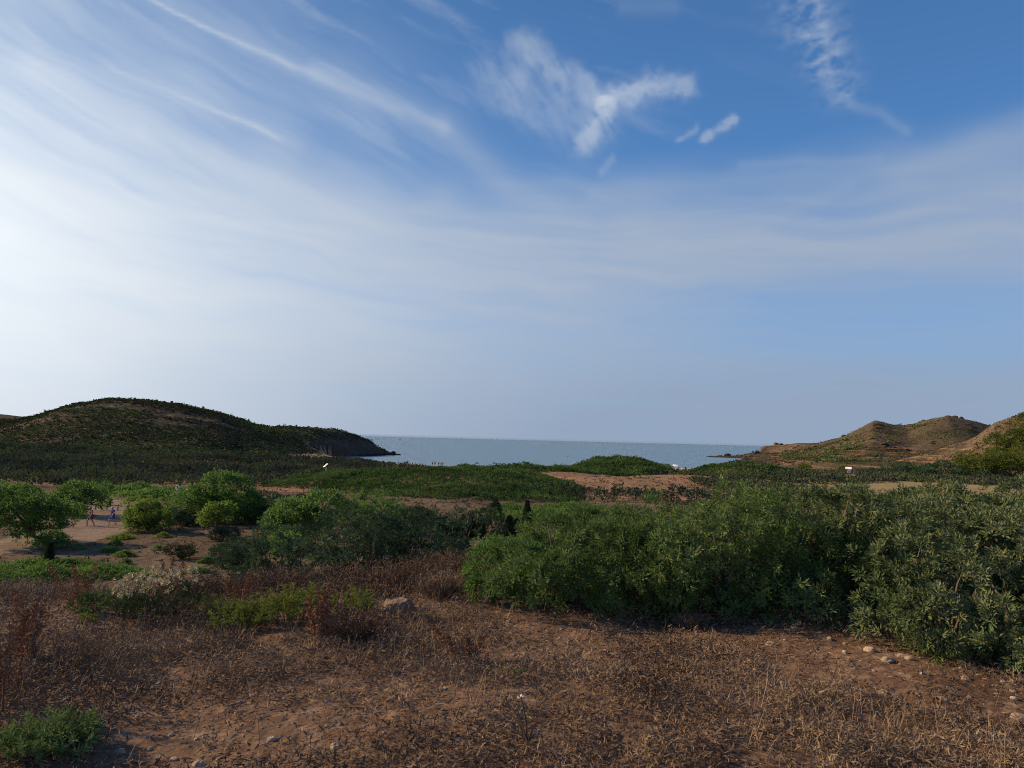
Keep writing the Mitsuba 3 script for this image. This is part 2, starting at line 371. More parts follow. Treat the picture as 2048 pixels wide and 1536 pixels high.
def heath(p, n, uv):
    big = mikit.fbm(p.x / 45, p.y / 30, p.z / 14, 3)
    fine = mikit.fbm(p.x / 3.2, p.y / 3.2, p.z / 1.4, 3)
    c = mikit.mix((0.078, 0.060, 0.044), (0.052, 0.048, 0.030), mikit.smoothstep(0.38, 0.6, big))
    c = mikit.mix(c, (0.15, 0.10, 0.072), mikit.smoothstep(0.58, 0.78, fine) * 0.8)
    return mikit.mix(c, (0.03, 0.033, 0.02), mikit.smoothstep(0.46, 0.3, fine) * 0.7)


def rocky(p, n, uv):
    """bedded orange rock under dry scrub"""
    bed = mikit.fbm(p.x / 60, p.y / 60, p.z / 0.62, 3)
    fine = mikit.fbm(p.x / 4.2, p.y / 4.2, p.z / 1.2, 3)
    big = mikit.fbm(p.x / 38, p.y / 38, 3.0, 3)
    c = mikit.mix((0.062, 0.050, 0.035), (0.100, 0.072, 0.050), mikit.smoothstep(0.4, 0.66, big))
    c = mikit.mix(c, (0.26, 0.145, 0.078), mikit.smoothstep(0.54, 0.7, bed) * mikit.smoothstep(22, 8, p.z) * 0.85)
    c = mikit.mix(c, (0.055, 0.05, 0.03), mikit.smoothstep(0.54, 0.38, fine) * 0.85)
    wet = mikit.smoothstep(2.4, 0.8, p.z + 1.6 * (fine - 0.5))
    return mikit.mix(c, (0.03, 0.026, 0.022), wet)


def headland(p, n, uv):
    c = heath(p, n, uv)
    bare = mikit.smoothstep(0.93, 0.78, n.z)
    bed = mikit.fbm(p.x / 30, p.y / 30, p.z / 0.8, 3)
    c = mikit.mix(c, mikit.mix((0.055, 0.042, 0.034), (0.095, 0.068, 0.050), bed), bare)
    return mikit.mix(c, (0.022, 0.02, 0.018), mikit.smoothstep(1.6, 0.7, p.z) * mikit.smoothstep(-70, -85, p.x) * mikit.smoothstep(440, 465, p.y))


def field(p, n, uv):
    return mikit.mix((0.185, 0.152, 0.085), (0.125, 0.105, 0.058), mikit.fbm(p.x / 6, p.y / 2.5, 1.2, 4))


def earth(name, fn, relief=None, rough=0.95, eps=0.004):
    b = {'type': 'principled', 'base_color': mikit.proc(fn), 'roughness': rough, 'specular': 0.12}
    if relief:
        b = {'type': 'bumpmap', 'arbitrary': mikit.proc(relief, eps), 'bsdf': b, 'scale': 1.0}
    scene[name] = {'type': 'twosided', 'inner': b}


earth('soil_material', soil, lambda p, n, uv: 0.016 * mikit.fbm(p.x / 0.05, p.y / 0.05, 3, 3) + 0.03 * mikit.fbm(p.x / 0.4, p.y / 0.4, 1, 2), eps=0.006)
earth('dirt_material', dirt, lambda p, n, uv: 0.30 * mikit.fbm(p.x / 1.1, p.y / 1.1, 3, 3), eps=0.06)
earth('path_material', pathdirt)
earth('sand_material', sand, lambda p, n, uv: 0.45 * mikit.fbm(p.x / 1.6, p.y / 1.2, 3, 3), eps=0.08)
earth('beach_material', beach_sand)
earth('heath_material', heath, lambda p, n, uv: 1.1 * mikit.fbm(p.x / 4, p.y / 4, 3, 3), eps=0.2)
earth('headland_material', headland, lambda p, n, uv: 1.1 * mikit.fbm(p.x / 4, p.y / 4, p.z / 2, 3), eps=0.2)
earth('rocky_material', rocky, lambda p, n, uv: 1.5 * mikit.fbm(p.x / 5, p.y / 5, p.z / 2, 3), eps=0.2)
earth('field_material', field)
for k, (name, b, s) in {0: ('ground', 'soil_material', True), 1: ('flat_ground', 'dirt_material', True), 4: ('path', 'path_material', True), 2: ('dune', 'sand_material', True), 3: ('beach', 'beach_material', True), 10: ('field', 'field_material', True),
                     5: ('hill', 'headland_material', True), 6: ('hill_001', 'rocky_material', True), 7: ('hill_002', 'rocky_material', True), 8: ('distant_ridge', 'heath_material', True), 9: ('seabed', 'beach_material', True)}.items():
    f = TRI[REG == k]
    ids, inv = np.unique(f, return_inverse=True)
    scene[name] = mikit.ply((GV[ids], inv.reshape(-1, 3)), b, smooth=s)
    label(name, kind='structure')
label('ground', 'stony reddish brown ground of the bluff in the foreground', 'ground', kind='structure')
label('flat_ground', 'bare brown dirt flat below the bluff among the shrubs', 'ground', kind='structure')
label('path', 'pale trodden path across the dirt flat on the left', 'path', kind='structure')
label('dune', 'low orange sand dunes between the shrubs and the beach', 'dune', kind='structure')
label('beach', 'strip of sandy beach along the bay', 'beach', kind='structure')
label('field', 'flat field of dry tan grass behind the big shrubs', 'field', kind='structure')
label('hill', 'dark scrub covered headland left of the bay', 'hill', kind='structure')
label('hill_001', 'twin peaked reddish hill and rock ledges right of the bay', 'hill', kind='structure')
label('hill_002', 'nearer hillside rising out of the right edge of the photo', 'hill', kind='structure')
label('distant_ridge', 'tiny bluish ridge beyond the left hill at the left edge', 'hill', kind='structure')
label('seabed', 'sea floor under the bay', 'seabed', kind='structure')


# ---------------------------------------------------------------- sea
def swell(p, n, uv):
    calm = mikit.smoothstep(0.40, 0.60, mikit.fbm(p.x / 190 + 0.4 * p.y / 190, p.y / 55, 1.0, 3))
    big = mikit.fbm(p.x / 3.4 + p.y / 9, p.y / 7.0, 2.0, 3)
    small = mikit.fbm(p.x / 0.9, p.y / 1.5, 5.0, 2)
    return (0.55 + 0.45 * calm) * (0.75 * big + 0.09 * small)


scene['sea_material'] = {'type': 'bumpmap', 'arbitrary': mikit.proc(swell, 0.15), 'scale': 1.0,
                         'bsdf': {'type': 'principled', 'base_color': {'type': 'rgb', 'value': [0.100, 0.182, 0.262]}, 'roughness': 0.32, 'specular': 0.2}}
sx, sy = np.meshgrid(np.concatenate([-np.geomspace(30000, 250, 34), np.linspace(-200, 200, 9), np.geomspace(250, 30000, 34)]), np.concatenate([np.linspace(240, 900, 12), np.geomspace(1000, 30000, 70)]))
nx = sx.shape[1]
ii = np.arange((sx.shape[0] - 1) * nx).reshape(-1, nx)[:, :-1].ravel()
sv = np.column_stack([sx.ravel(), sy.ravel(), -(sx.ravel() ** 2 + sy.ravel() ** 2) / (2 * 7.4e6)])      # the sea follows the curve of the earth
scene['sea'] = mikit.ply((sv, np.stack([ii, ii + 1, ii + nx + 1, ii + nx], -1)), 'sea_material', smooth=True, uv=sv[:, :2])
label('sea', 'calm blue grey sea of the bay reaching to the horizon', 'sea', kind='structure')

# ---------------------------------------------------------------- leaves, twigs, crowns
def leaves(P, D, N, L, W, tone, fold=0.35, droop=0.12):
    """one folded lozenge of two triangles per leaf: base, tip and two edges"""
    n = len(P)
    L, W = np.broadcast_to(L, n)[:, None], np.broadcast_to(W, n)[:, None]
    D = unit(D)
    S = unit(np.cross(D, N))
    N = np.cross(S, D)
    m = P + 0.5 * L * D
    V = np.stack([P, m - S * W / 2 + N * fold * W / 2, P + L * D - N * L * droop, m + S * W / 2 + N * fold * W / 2], 1).reshape(-1, 3)
    i = np.arange(n)[:, None] * 4
    F = np.concatenate([i + [0, 1, 2], i + [0, 2, 3]], 1).reshape(-1, 3)
    uv = np.repeat(np.stack([np.broadcast_to(tone, n), np.zeros(n)], -1), 4, 0)
    return V, F, uv


def blades(P, D, bend, L, W, tone, rng):
    """thin curved strips, three triangles each"""
    n = len(P)
    L, W = np.broadcast_to(L, n)[:, None], np.broadcast_to(W, n)[:, None]
    D = unit(D)
    S = across(D, rng) * W / 2
    B = across(D, rng) * np.broadcast_to(bend, n)[:, None]
    m, e = P + D * L * 0.55 + B * L * 0.25, P + D * L * 0.9 + B * L
    V = np.stack([P - S, P + S, m - S * 0.8, m + S * 0.8, e], 1).reshape(-1, 3)
    i = np.arange(n)[:, None] * 5
    F = np.concatenate([i + [0, 1, 3], i + [0, 3, 2], i + [2, 3, 4]], 1).reshape(-1, 3)
    return V, F, np.repeat(np.stack([np.broadcast_to(tone, n), np.zeros(n)], -1), 5, 0)


def merge(parts):
    v, f, u, at = [], [], [], 0
    for a, b, c in parts:
        v.append(a), f.append(b + at), u.append(c)
        at += len(a)
    return np.vstack(v), np.vstack(f), np.vstack(u)


def tubes(lines, sides=5, tone=0.5):
    """tapered limbs: each line is a list of (x, y, z, radius)"""
    out = []
    for q in lines:
        q = np.asarray(q, float)
        t = unit(np.gradient(q[:, :3], axis=0))
        a = unit(np.cross(t, [0.31, 0.21, 0.93]))
        b = np.cross(t, a)
        w = np.arange(sides) * 2 * np.pi / sides
        V = (q[:, None, :3] + q[:, None, 3:] * (np.cos(w)[None, :, None] * a[:, None] + np.sin(w)[None, :, None] * b[:, None])).reshape(-1, 3)
        k, j = np.meshgrid(np.arange(len(q) - 1), np.arange(sides), indexing='ij')
        k, j, j2 = k.ravel() * sides, j.ravel(), (j.ravel() + 1) % sides
        F = np.vstack([np.stack([k + j, k + j2, k + sides + j2], 1), np.stack([k + j, k + sides + j2, k + sides + j], 1)])
        out.append((V, F, np.full((len(V), 2), tone)))
    return merge(out)


def crown(rng, n, c, r, lobes, lobe=0.42, low=-0.35, uneven=0.25, shell=0.55, core=0.72, reach=(0.36, 0.92)):
    """n points with outward directions over a lumpy crown: lobes scattered in the ellipsoid c, r, points near their skins"""
    q = unit(rng.normal(size=(lobes * 6, 3)))
    q = q[q[:, 2] > low][:lobes] * rng.uniform(0.35, 0.92, (1, 1)) if lobes == 1 else q[q[:, 2] > low][:lobes] * rng.uniform(*reach, (lobes, 1)) ** 0.85
    rad = lobe * rng.uniform(1 - uneven, 1 + uneven, len(q))
    k = rng.choice(len(q), n * 3, p=rad ** 2 / (rad ** 2).sum())
    o = unit(rng.normal(size=(n * 3, 3)) + [0, 0, 0.25])
    p = q[k] + o * (rad[k] * rng.uniform(shell, 1.05, n * 3) ** 0.5)[:, None]
    inside = np.zeros(len(p), bool)
    for j in range(len(q)):
        inside |= (np.linalg.norm(p - q[j], axis=1) < rad[j] * core) & (k != j)
    p, o = p[~inside][:n], o[~inside][:n]
    stray = rng.uniform(0, 1, len(p)) < 0.05
    p = p * np.where(stray, rng.uniform(1.04, 1.20, len(p)), 1.0)[:, None]
    return np.asarray(c) + p * r, unit(o * 0.75 + unit(p) * 0.45 + [0, 0, 0.15])


def foliage(rng, P, O, per, L, W, spread=0.9, radius=0.0, tone=(0.1, 0.9), size=0.3, fold=0.35):
    """per leaves fanned out from every point P around its outward direction O"""
    n = len(P) * per
    P, O = np.repeat(P, per, 0), np.repeat(O, per, 0)
    tn = np.repeat(rng.uniform(*tone, n // per), per) + rng.normal(0, 0.12, n)
    side = across(O, rng)
    h = rng.uniform(0, 1, n)[:, None]
    D = unit(O * (1.0 - 0.55 * h) + side * spread * (0.35 + h))
    base = P + O * (0.55 - h) * radius * 1.3 + side * radius * rng.uniform(0, 0.9, n)[:, None]
    s = rng.uniform(1 - size, 1 + size, n)
    return leaves(base, D, unit(O + 0.35 * rng.normal(size=(n, 3))), L * s, W * s, np.clip(tn, 0, 1), fold)


def limbs(rng, foot, tips, r0, r1, wave=0.08, steps=5):
    out = []
    for t in tips:
        foot_, t = np.asarray(foot, float), np.asarray(t, float)
        s = np.linspace(0, 1, steps)[:, None]
        d = t - foot_
        mid = foot_ + d * s + np.array([0, 0, 1.0]) * (np.sin(s * np.pi) * 0.12 * np.linalg.norm(d)) + rng.normal(0, wave, (steps, 3)) * np.linalg.norm(d) * s * (1 - s) * 2
        out.append(np.column_stack([mid, r0 + (r1 - r0) * s[:, 0] ** 0.8]))
    return out


def ground_z(x, y):
    return height(np.asarray(x, float), np.asarray(y, float))


# materials of plants: first colour to last runs from old to young leaves of the same kind
tint('mastic_leaf', [(0.075, 0.130, 0.040), (0.130, 0.200, 0.066), (0.230, 0.300, 0.135)], 0.5, 0.34, leaf=0.4)
tint('grey_leaf', [(0.082, 0.130, 0.050), (0.140, 0.190, 0.085), (0.25, 0.285, 0.165)], 0.5, 0.36, leaf=0.4)
tint('dark_leaf', [(0.037, 0.071, 0.041), (0.061, 0.105, 0.061), (0.102, 0.150, 0.085)], 0.8, 0.42, leaf=0.35)
tint('green_leaf', [(0.070, 0.145, 0.042), (0.115, 0.215, 0.062), (0.175, 0.285, 0.092)], 1.5, 0.5, leaf=0.9)
tint('lime_leaf', [(0.100, 0.170, 0.038), (0.150, 0.235, 0.055), (0.205, 0.295, 0.080)], 1.2, 0.5, leaf=1.0)
tint('cypress_leaf', [(0.027, 0.051, 0.027), (0.045, 0.075, 0.038), (0.068, 0.102, 0.050)], 0.8, 0.6, leaf=0.25)
tint('thicket_leaf', [(0.040, 0.078, 0.030), (0.075, 0.140, 0.044), (0.140, 0.215, 0.070)], 5.0, 0.5, leaf=0.5, amount=1.4)
tint('scrub_leaf', [(0.042, 0.056, 0.042), (0.060, 0.078, 0.054), (0.085, 0.100, 0.064), (0.085, 0.135, 0.052)], 9.0, 0.7, leaf=0.3, amount=2.6)
tint('hill_leaf', [(0.045, 0.050, 0.032), (0.045, 0.062, 0.034), (0.080, 0.120, 0.048)], 22.0, 0.7, leaf=0.3, amount=1.9)
tint('heath_leaf', [(0.088, 0.068, 0.045), (0.072, 0.070, 0.040), (0.055, 0.085, 0.034)], 26.0, 0.8, leaf=0.2, amount=1.8)
tint('pine_leaf', [(0.061, 0.088, 0.024), (0.105, 0.138, 0.033), (0.165, 0.204, 0.050)], 6.0, 0.6, leaf=0.7, amount=1.2)
tint('young_leaf', [(0.090, 0.130, 0.030), (0.140, 0.185, 0.045), (0.200, 0.240, 0.070)], 0.4, 0.5, leaf=0.8)
tint('bark', [(0.100, 0.075, 0.055), (0.160, 0.125, 0.095)], 0.3, 0.9)
tint('dry_twig', [(0.075, 0.045, 0.030), (0.125, 0.080, 0.055), (0.200, 0.145, 0.100)], 0.35, 0.9, amount=1.2)
tint('straw', [(0.088, 0.059, 0.040), (0.150, 0.105, 0.072), (0.215, 0.160, 0.112), (0.30, 0.232, 0.166)], 0.5, 0.75, amount=1.1)
tint('rust_seed', [(0.13, 0.062, 0.036), (0.22, 0.11, 0.062), (0.30, 0.17, 0.10)], 0.3, 0.85)
tint('cream_flower', [(0.42, 0.36, 0.20), (0.62, 0.57, 0.36)], 0.3, 0.8)
tint('stone_material', [(0.17, 0.125, 0.095), (0.29, 0.225, 0.175), (0.42, 0.35, 0.285)], 0.12, 0.95)


# ---------------------------------------------------------------- the big evergreen shrubs, right foreground
def big_shrub(key, spots, heads, per, leaf, mat, seed, text, lobe=0.26, tone=(0.1, 0.9), lobes=30):
    """spots: (x, y, half width, half depth, height): mounds that together make one shrub; heads of leaves sit on their skins"""
    rng = np.random.default_rng(seed)
    P, O, feet = [], [], []
    area = np.array([s[2] * s[3] + s[4] * (s[2] + s[3]) * 0.8 for s in spots])
    for s, a in zip(spots, area / area.sum()):
        z = float(ground_z(s[0], s[1]))
        p, o = crown(rng, int(heads * a), (s[0], s[1], z + s[4] * 0.36), (s[2] * 1.12, s[3] * 1.12, s[4] * 0.66), lobes, lobe, -0.95, 0.5, 0.84, 0.97, (0.45, 0.82))
        ok = (p[:, 2] > ground_z(p[:, 0], p[:, 1]) + 0.03) & ((p[:, 1] < s[1] + 0.15) | (p[:, 2] > z + 0.75 * s[4]) | (rng.uniform(0, 1, len(p)) < 0.2))
        P.append(p[ok]), O.append(o[ok])
        feet.append((s[0], s[1], z))
    P, O = np.vstack(P), np.vstack(O)
    part(key, 'foliage', *split_uv(foliage(rng, P, O, per, leaf, leaf * 0.32, 1.15, 0.052, tone, 0.35), mat))
    tw = []
    for f, s in zip(feet, spots):
        near = np.argsort(np.hypot(P[:, 0] - f[0], P[:, 1] - f[1]) + rng.uniform(0, 1.5, len(P)))[:26]
        tw += limbs(rng, (f[0] + rng.normal(0, 0.1), f[1], f[2] - 0.05), P[near], 0.020, 0.004)
    part(key, 'branches', *split_uv(tubes(tw, 4), 'bark'))
    label(key, text, 'shrub')


def split_uv(m, mat, smooth=False):
    return (m[0], m[1]), mat, smooth, m[2]


big_shrub('mastic_shrub', [(0.42, 7.2, 0.75, 0.8, 0.74), (1.0, 7.45, 0.8, 1.0, 0.90), (1.25, 6.85, 0.65, 0.55, 0.78), (1.9, 7.8, 0.95, 1.3, 1.20), (2.0, 6.85, 0.8, 0.55, 0.90), (2.75, 8.1, 0.95, 1.3, 1.14), (2.55, 6.95, 0.55, 0.55, 0.90), (1.3, 9.0, 1.1, 1.2, 1.02), (2.5, 9.6, 1.4, 1.3, 0.98), (3.4, 10.0, 1.4, 1.3, 0.90)],
          6600, 40, 0.040, 'mastic_leaf', 11, 'long dense dark green evergreen shrub in the middle, over bare reddish earth', tone=(0.0, 0.9))
big_shrub('mastic_shrub_001', [(2.95, 6.9, 0.65, 0.75, 0.98), (3.3, 8.6, 0.9, 0.9, 1.0), (3.55, 7.7, 0.95, 1.2, 1.12), (3.4, 6.15, 0.65, 0.65, 0.82), (3.9, 7.4, 0.9, 0.9, 1.22), (4.3, 6.9, 0.9, 1.0, 1.22), (4.1, 5.7, 0.65, 0.55, 0.75), (5.0, 6.4, 1.0, 1.0, 1.22), (4.6, 8.2, 1.1, 1.2, 1.2), (5.6, 7.6, 1.2, 1.2, 1.25), (3.15, 5.75, 0.42, 0.35, 0.42), (6.3, 6.6, 0.95, 1.0, 1.1), (4.75, 5.5, 0.6, 0.5, 0.6), (3.75, 5.45, 0.45, 0.3, 0.36)],
          7200, 40, 0.042, 'grey_leaf', 12, 'greyish green evergreen shrub filling the right edge, leaves catching the light')
big_shrub('mastic_shrub_002', [(0.02, 7.3, 0.42, 0.5, 0.55), (0.15, 8.4, 0.7, 0.8, 0.60)], 700, 34, 0.046, 'green_leaf', 13, 'low brighter green shrub at the left end of the dark evergreen shrub', tone=(0, 0.6), lobes=30)
big_shrub('dark_leaved_shrub', [(-2.6, 12.6, 1.3, 1.1, 1.75), (-1.6, 12.4, 1.1, 1.0, 1.85), (-3.5, 11.9, 0.9, 0.8, 1.2), (-0.9, 12.2, 0.8, 0.8, 1.7), (-2.2, 11.6, 1.2, 0.7, 1.2)], 2300, 22, 0.066, 'dark_leaf', 14, 'spreading dark bush with small glossy leaves just beyond the edge, left of centre', tone=(0.2, 1), lobes=34)

# ---------------------------------------------------------------- shrubs and trees on the flat below the bluff
def tree(name, text, cat, x, y, w, h, mat, seed, heads=420, per=12, leaf=0.2, trunk=0.0, lobes=11, lobe=0.42, depth=None, lean=(0, 0), tone=(0.1, 0.9), low=-0.45, group=None, trunk_part='trunk', flat_top=1.0):
    """crown of leaf clusters w wide and h tall on its own limbs; trunk = bare height under the crown"""
    key = number(name)
    rng = np.random.default_rng(seed)
    z = float(ground_z(x, y))
    rz = (h - trunk) / 2 * flat_top
    low = -0.95 if trunk < 0.25 else low
    cx, cy, cz = x + lean[0], y + lean[1], z + trunk + (h - trunk) * (0.5 if trunk > 0.25 else 0.42)
    P, O = crown(rng, heads, (cx, cy, cz), (w / 2, (depth or w) / 2, rz * 1.05), lobes, lobe, low, 0.5)
    ok = P[:, 2] > ground_z(P[:, 0], P[:, 1]) + 0.05
    P, O = P[ok], O[ok]
    part(key, 'crown' if trunk_part == 'trunk' else 'foliage', *split_uv(foliage(rng, P, O, per, leaf, leaf * 0.55, 0.95, leaf * 1.3, tone, 0.3), mat))
    tips = P[rng.choice(len(P), min(len(P), 12), replace=False)] * 0.85 + np.array([cx, cy, cz]) * 0.15
    r = 0.018 * h + 0.02
    if trunk > 0.4:
        top = np.array([x + lean[0] * 0.6, y + lean[1] * 0.6, z + trunk * 1.05])
        lines = limbs(rng, (x, y, z - 0.1), [top], r * 1.6, r * 1.1) + limbs(rng, top - [0, 0, 0.06], tips, r * 0.9, r * 0.15)
    else:
        lines = limbs(rng, (x, y, z - 0.1), tips, r, r * 0.2)
    part(key, trunk_part, *split_uv(tubes(lines, 5), 'bark', 40)[:3]) if False else part(key, trunk_part, *split_uv(tubes(lines, 5), 'bark'))
    label(key, text, cat, group)
    return key


tree('round_tree', 'round leafy tree with a short crooked trunk beside the pale path, at the left edge', 'tree', -35.6, 58.1, 6.0, 4.6, 'green_leaf', 21, 1300, 12, 0.17, 0.55, 17, 0.36, lean=(-1.5, 0), tone=(0, 0.75), low=-0.8)
tree('round_tree', 'leafy tree behind the two walkers on the path', 'tree', -43.9, 77, 5.4, 3.8, 'green_leaf', 22, 720, 11, 0.22, 0.2, 12, tone=(0, 0.7))
tree('round_tree', 'leafy tree half cut off by the left edge, behind the round one', 'tree', -56, 82, 6.0, 3.2, 'green_leaf', 23, 520, 12, 0.22, 0.2, 12, tone=(0.1, 0.8))
tree('lime_shrub', 'bright yellow green rounded shrub right of the path', 'shrub', -32.3, 67.6, 4.2, 3.2, 'lime_leaf', 24, 800, 12, 0.17, 0, 12, 0.36, trunk_part='branches', tone=(0, 1))
tree('broad_tree', 'broad green tree behind the small sapling, tallest of its clump', 'tree', -28.2, 73.5, 6.8, 4.7, 'green_leaf', 25, 850, 11, 0.25, 0.2, 11, 0.38, tone=(0, 0.7))
tree('leafy_shrub', 'light green shrub left of the broad tree', 'shrub', -32.2, 75.5, 4.6, 3.2, 'green_leaf', 26, 420, 12, 0.18, 0, 9, trunk_part='branches', tone=(0.2, 0.9))
tree('dark_shrub', 'dark rounded shrub right of the broad tree', 'shrub', -22.2, 77, 6.4, 3.8, 'dark_leaf', 27, 700, 12, 0.17, 0, 12, trunk_part='branches')
tree('dark_shrub', 'dark shrub close behind the right side of the broad tree', 'shrub', -25.0, 74.2, 3.6, 2.9, 'green_leaf', 28, 420, 12, 0.18, 0, 9, trunk_part='branches', tone=(0, 0.5))
tree('sapling', 'small light green sapling on a thin stem in the bare dirt', 'tree', -24.3, 62.6, 2.7, 2.9, 'lime_leaf', 29, 210, 12, 0.2, 0.95, 7, tone=(0, 0.5))
tree('dark_shrub', 'low dark bush at the foot of the sapling', 'shrub', -23.6, 62.0, 2.5, 1.1, 'dark_leaf', 30, 260, 12, 0.13, 0, 8, trunk_part='branches', tone=(0.2, 1))
tree('leafy_shrub', 'large light green leafy shrub left of centre behind the dark bush', 'shrub', -16.0, 58.6, 6.2, 4.1, 'green_leaf', 31, 850, 11, 0.25, 0, 11, 0.38, trunk_part='branches', tone=(0.15, 1))
tree('leafy_shrub', 'yellow green leafy shrub rising behind the middle of the dark bush', 'shrub', -11.6, 62.5, 5.0, 3.6, 'lime_leaf', 32, 560, 12, 0.19, 0, 11, trunk_part='branches', tone=(0, 0.6))
tree('dark_shrub', 'dark green shrub between the two light leafy shrubs', 'shrub', -13.0, 71.5, 8.6, 3.2, 'green_leaf', 33, 620, 12, 0.18, 0, 12, trunk_part='branches', tone=(0, 0.5))
tree('dark_shrub', 'wide dark shrub left of the small cypresses', 'shrub', -8.4, 69.5, 4.6, 2.4, 'cypress_leaf', 34, 520, 12, 0.15, 0, 11, trunk_part='branches')
tree('dark_shrub', 'dark needled shrub touching the leftmost small cypress', 'shrub', -5.8, 69.0, 2.8, 1.9, 'cypress_leaf', 35, 360, 12, 0.15, 0, 9, trunk_part='branches')
tree('leafy_shrub', 'shrub with dark base and paler leafy top in the dirt, left of the dark bush', 'shrub', -17.9, 50.7, 3.4, 1.7, 'dark_leaf', 36, 420, 12, 0.14, 0, 10, trunk_part='branches', tone=(0.3, 1))
tree('dark_shrub', 'dark green shrub closing the gap left of the large light shrub', 'shrub', -20.4, 69.5, 5.0, 2.6, 'green_leaf', 38, 420, 12, 0.17, 0, 10, trunk_part='branches', tone=(0, 0.45))
tree('dark_shrub', 'low dark shrub at the left of the broad tree, by the lime shrub', 'shrub', -30.6, 71.5, 3.4, 1.7, 'dark_leaf', 39, 300, 12, 0.15, 0, 9, trunk_part='branches')
tree('low_shrub', 'small brownish half dry shrub in the dirt below the sapling', 'shrub', -22.9, 53, 1.8, 1.0, 'heath_leaf', 37, 170, 12, 0.11, 0, 7, trunk_part='branches')


def cypress(x, y, w, h, text, seed, group=None):
    key = number('small_cypress')
    rng = np.random.default_rng(seed)
    z = float(ground_z(x, y))
    n = int(220 + 60 * h)
    t = rng.uniform(0, 1, n) ** 1.15
    a = rng.uniform(0, 2 * np.pi, n)
    r = w / 2 * (1 - t) ** 0.75 * rng.uniform(0.6, 1.1, n) * smooth01(-0.05, 0.14, t)
    P = np.stack([x + r * np.cos(a), y + r * np.sin(a), z + 0.08 + t * h * 0.94], -1)
    O = unit(np.stack([np.cos(a), np.sin(a), 1.3 + 0 * a], -1))
    part(key, 'crown', *split_uv(foliage(rng, P, O, 9, 0.16, 0.06, 0.5, 0.1), 'cypress_leaf'))
    part(key, 'trunk', *split_uv(tubes([[(x, y, z - 0.1, 0.05), (x, y, z + h * 0.5, 0.03), (x, y, z + h * 0.9, 0.01)]], 6), 'bark'))
    label(key, text, 'tree', group)


for i, (x, y, w, h, t) in enumerate([
        (-4.1, 68, 1.0, 2.0, 'small dark cypress, leftmost of the upright row in the middle'), (-3.3, 68, 0.95, 2.2, 'small dark cypress, second from the left in the row'), (-2.5, 67.6, 1.0, 2.1, 'small dark cypress, third from the left in the row'),
        (-1.25, 69, 2.6, 3.5, 'wide young conifer in the middle of the row of small cypresses'), (0.1, 69.5, 1.3, 1.9, 'short dark cypress right of the wide young conifer'), (0.75, 68.4, 1.1, 1.7, 'short dark cypress left of the slim tall one'),
        (1.75, 72, 1.15, 3.2, 'slim tall cypress at the right end of the row'), (-29.2, 48.2, 0.55, 1.6, 'lone narrow cypress in the green bramble patch, far left'), (-19.6, 101, 0.9, 1.35, 'tiny lone cypress on the dirt strip before the green dune'),
        (-0.2, 66.6, 1.9, 1.4, 'low bushy young cypress in front of the row')]):
    cypress(x, y, w, h, t, 60 + i)


def low_patch(name, text, cat, blobs, mat, seed, dens=9.0, per=10, leaf=0.12, h=0.5, kind=None, group=None, tone=(0.1, 0.9)):
    """ground hugging growth over ellipses (x, y, half width, half depth)"""
    key = number(name)
    rng = np.random.default_rng(seed)
    P = []
    for x, y, a, b in blobs:
        n = int(dens * a * b * np.pi)
        q = rng.normal(0, 0.45, (n, 2))
        q = q[np.hypot(*q.T) < 1.15]
        hz = h * np.clip(1.1 - np.hypot(*q.T), 0.1, 1) * (0.55 + 0.9 * (n2(q[:, 0] * a + x, q[:, 1] * b + y, 1.2, 2, 5) + 0.5))
        P.append(np.column_stack([x + q[:, 0] * a, y + q[:, 1] * b, hz * rng.uniform(0.35, 1, len(q))]))
    P = np.vstack(P)
    P[:, 2] += ground_z(P[:, 0], P[:, 1])
    O = unit(rng.normal(0, 0.5, (len(P), 3)) + [0, 0, 1.0])
    m = split_uv(foliage(rng, P, O, per, leaf, leaf * 0.5, 0.9, leaf * 0.9, tone), mat)
    scene[key] = mikit.ply(m[0], mat, uv=m[3])
    label(key, text, cat, group, kind)


low_patch('bramble_patch', 'low green bramble patch spreading at the foot of the bluff, left', 'plant', [(-29, 48.0, 4.4, 2.4), (-24.8, 46.6, 3.8, 2.0), (-32, 44.5, 4.0, 1.8), (-27.5, 45.4, 3.2, 1.6)], 'green_leaf', 71, 22, 9, 0.13, 0.75, tone=(0, 0.15))
low_patch('bramble_patch', 'low green growth under the round tree beside the path', 'plant', [(-33.7, 56.6, 2.2, 1.2), (-35.2, 57.4, 1.6, 1.0)], 'green_leaf', 72, 26, 9, 0.13, 1.0, tone=(0, 0.5))
low_patch('reed_bed', 'strip of fresh green reeds behind the trees on the left', 'reeds', [(-44, 99, 10, 3.5), (-52, 104, 9, 4), (-36, 96, 6, 3)], 'green_leaf', 73, 7, 9, 0.30, 1.3, 'stuff', tone=(0.3, 1))
low_patch('reed_bed', 'light green low bushes on the flat right of the row of cypresses', 'bushes', [(3.5, 84, 6, 5), (7.5, 92, 7, 6), (0, 90, 4, 4), (10, 82, 6, 5)], 'green_leaf', 74, 6, 9, 0.28, 1.2, 'stuff', tone=(0.1, 0.9))
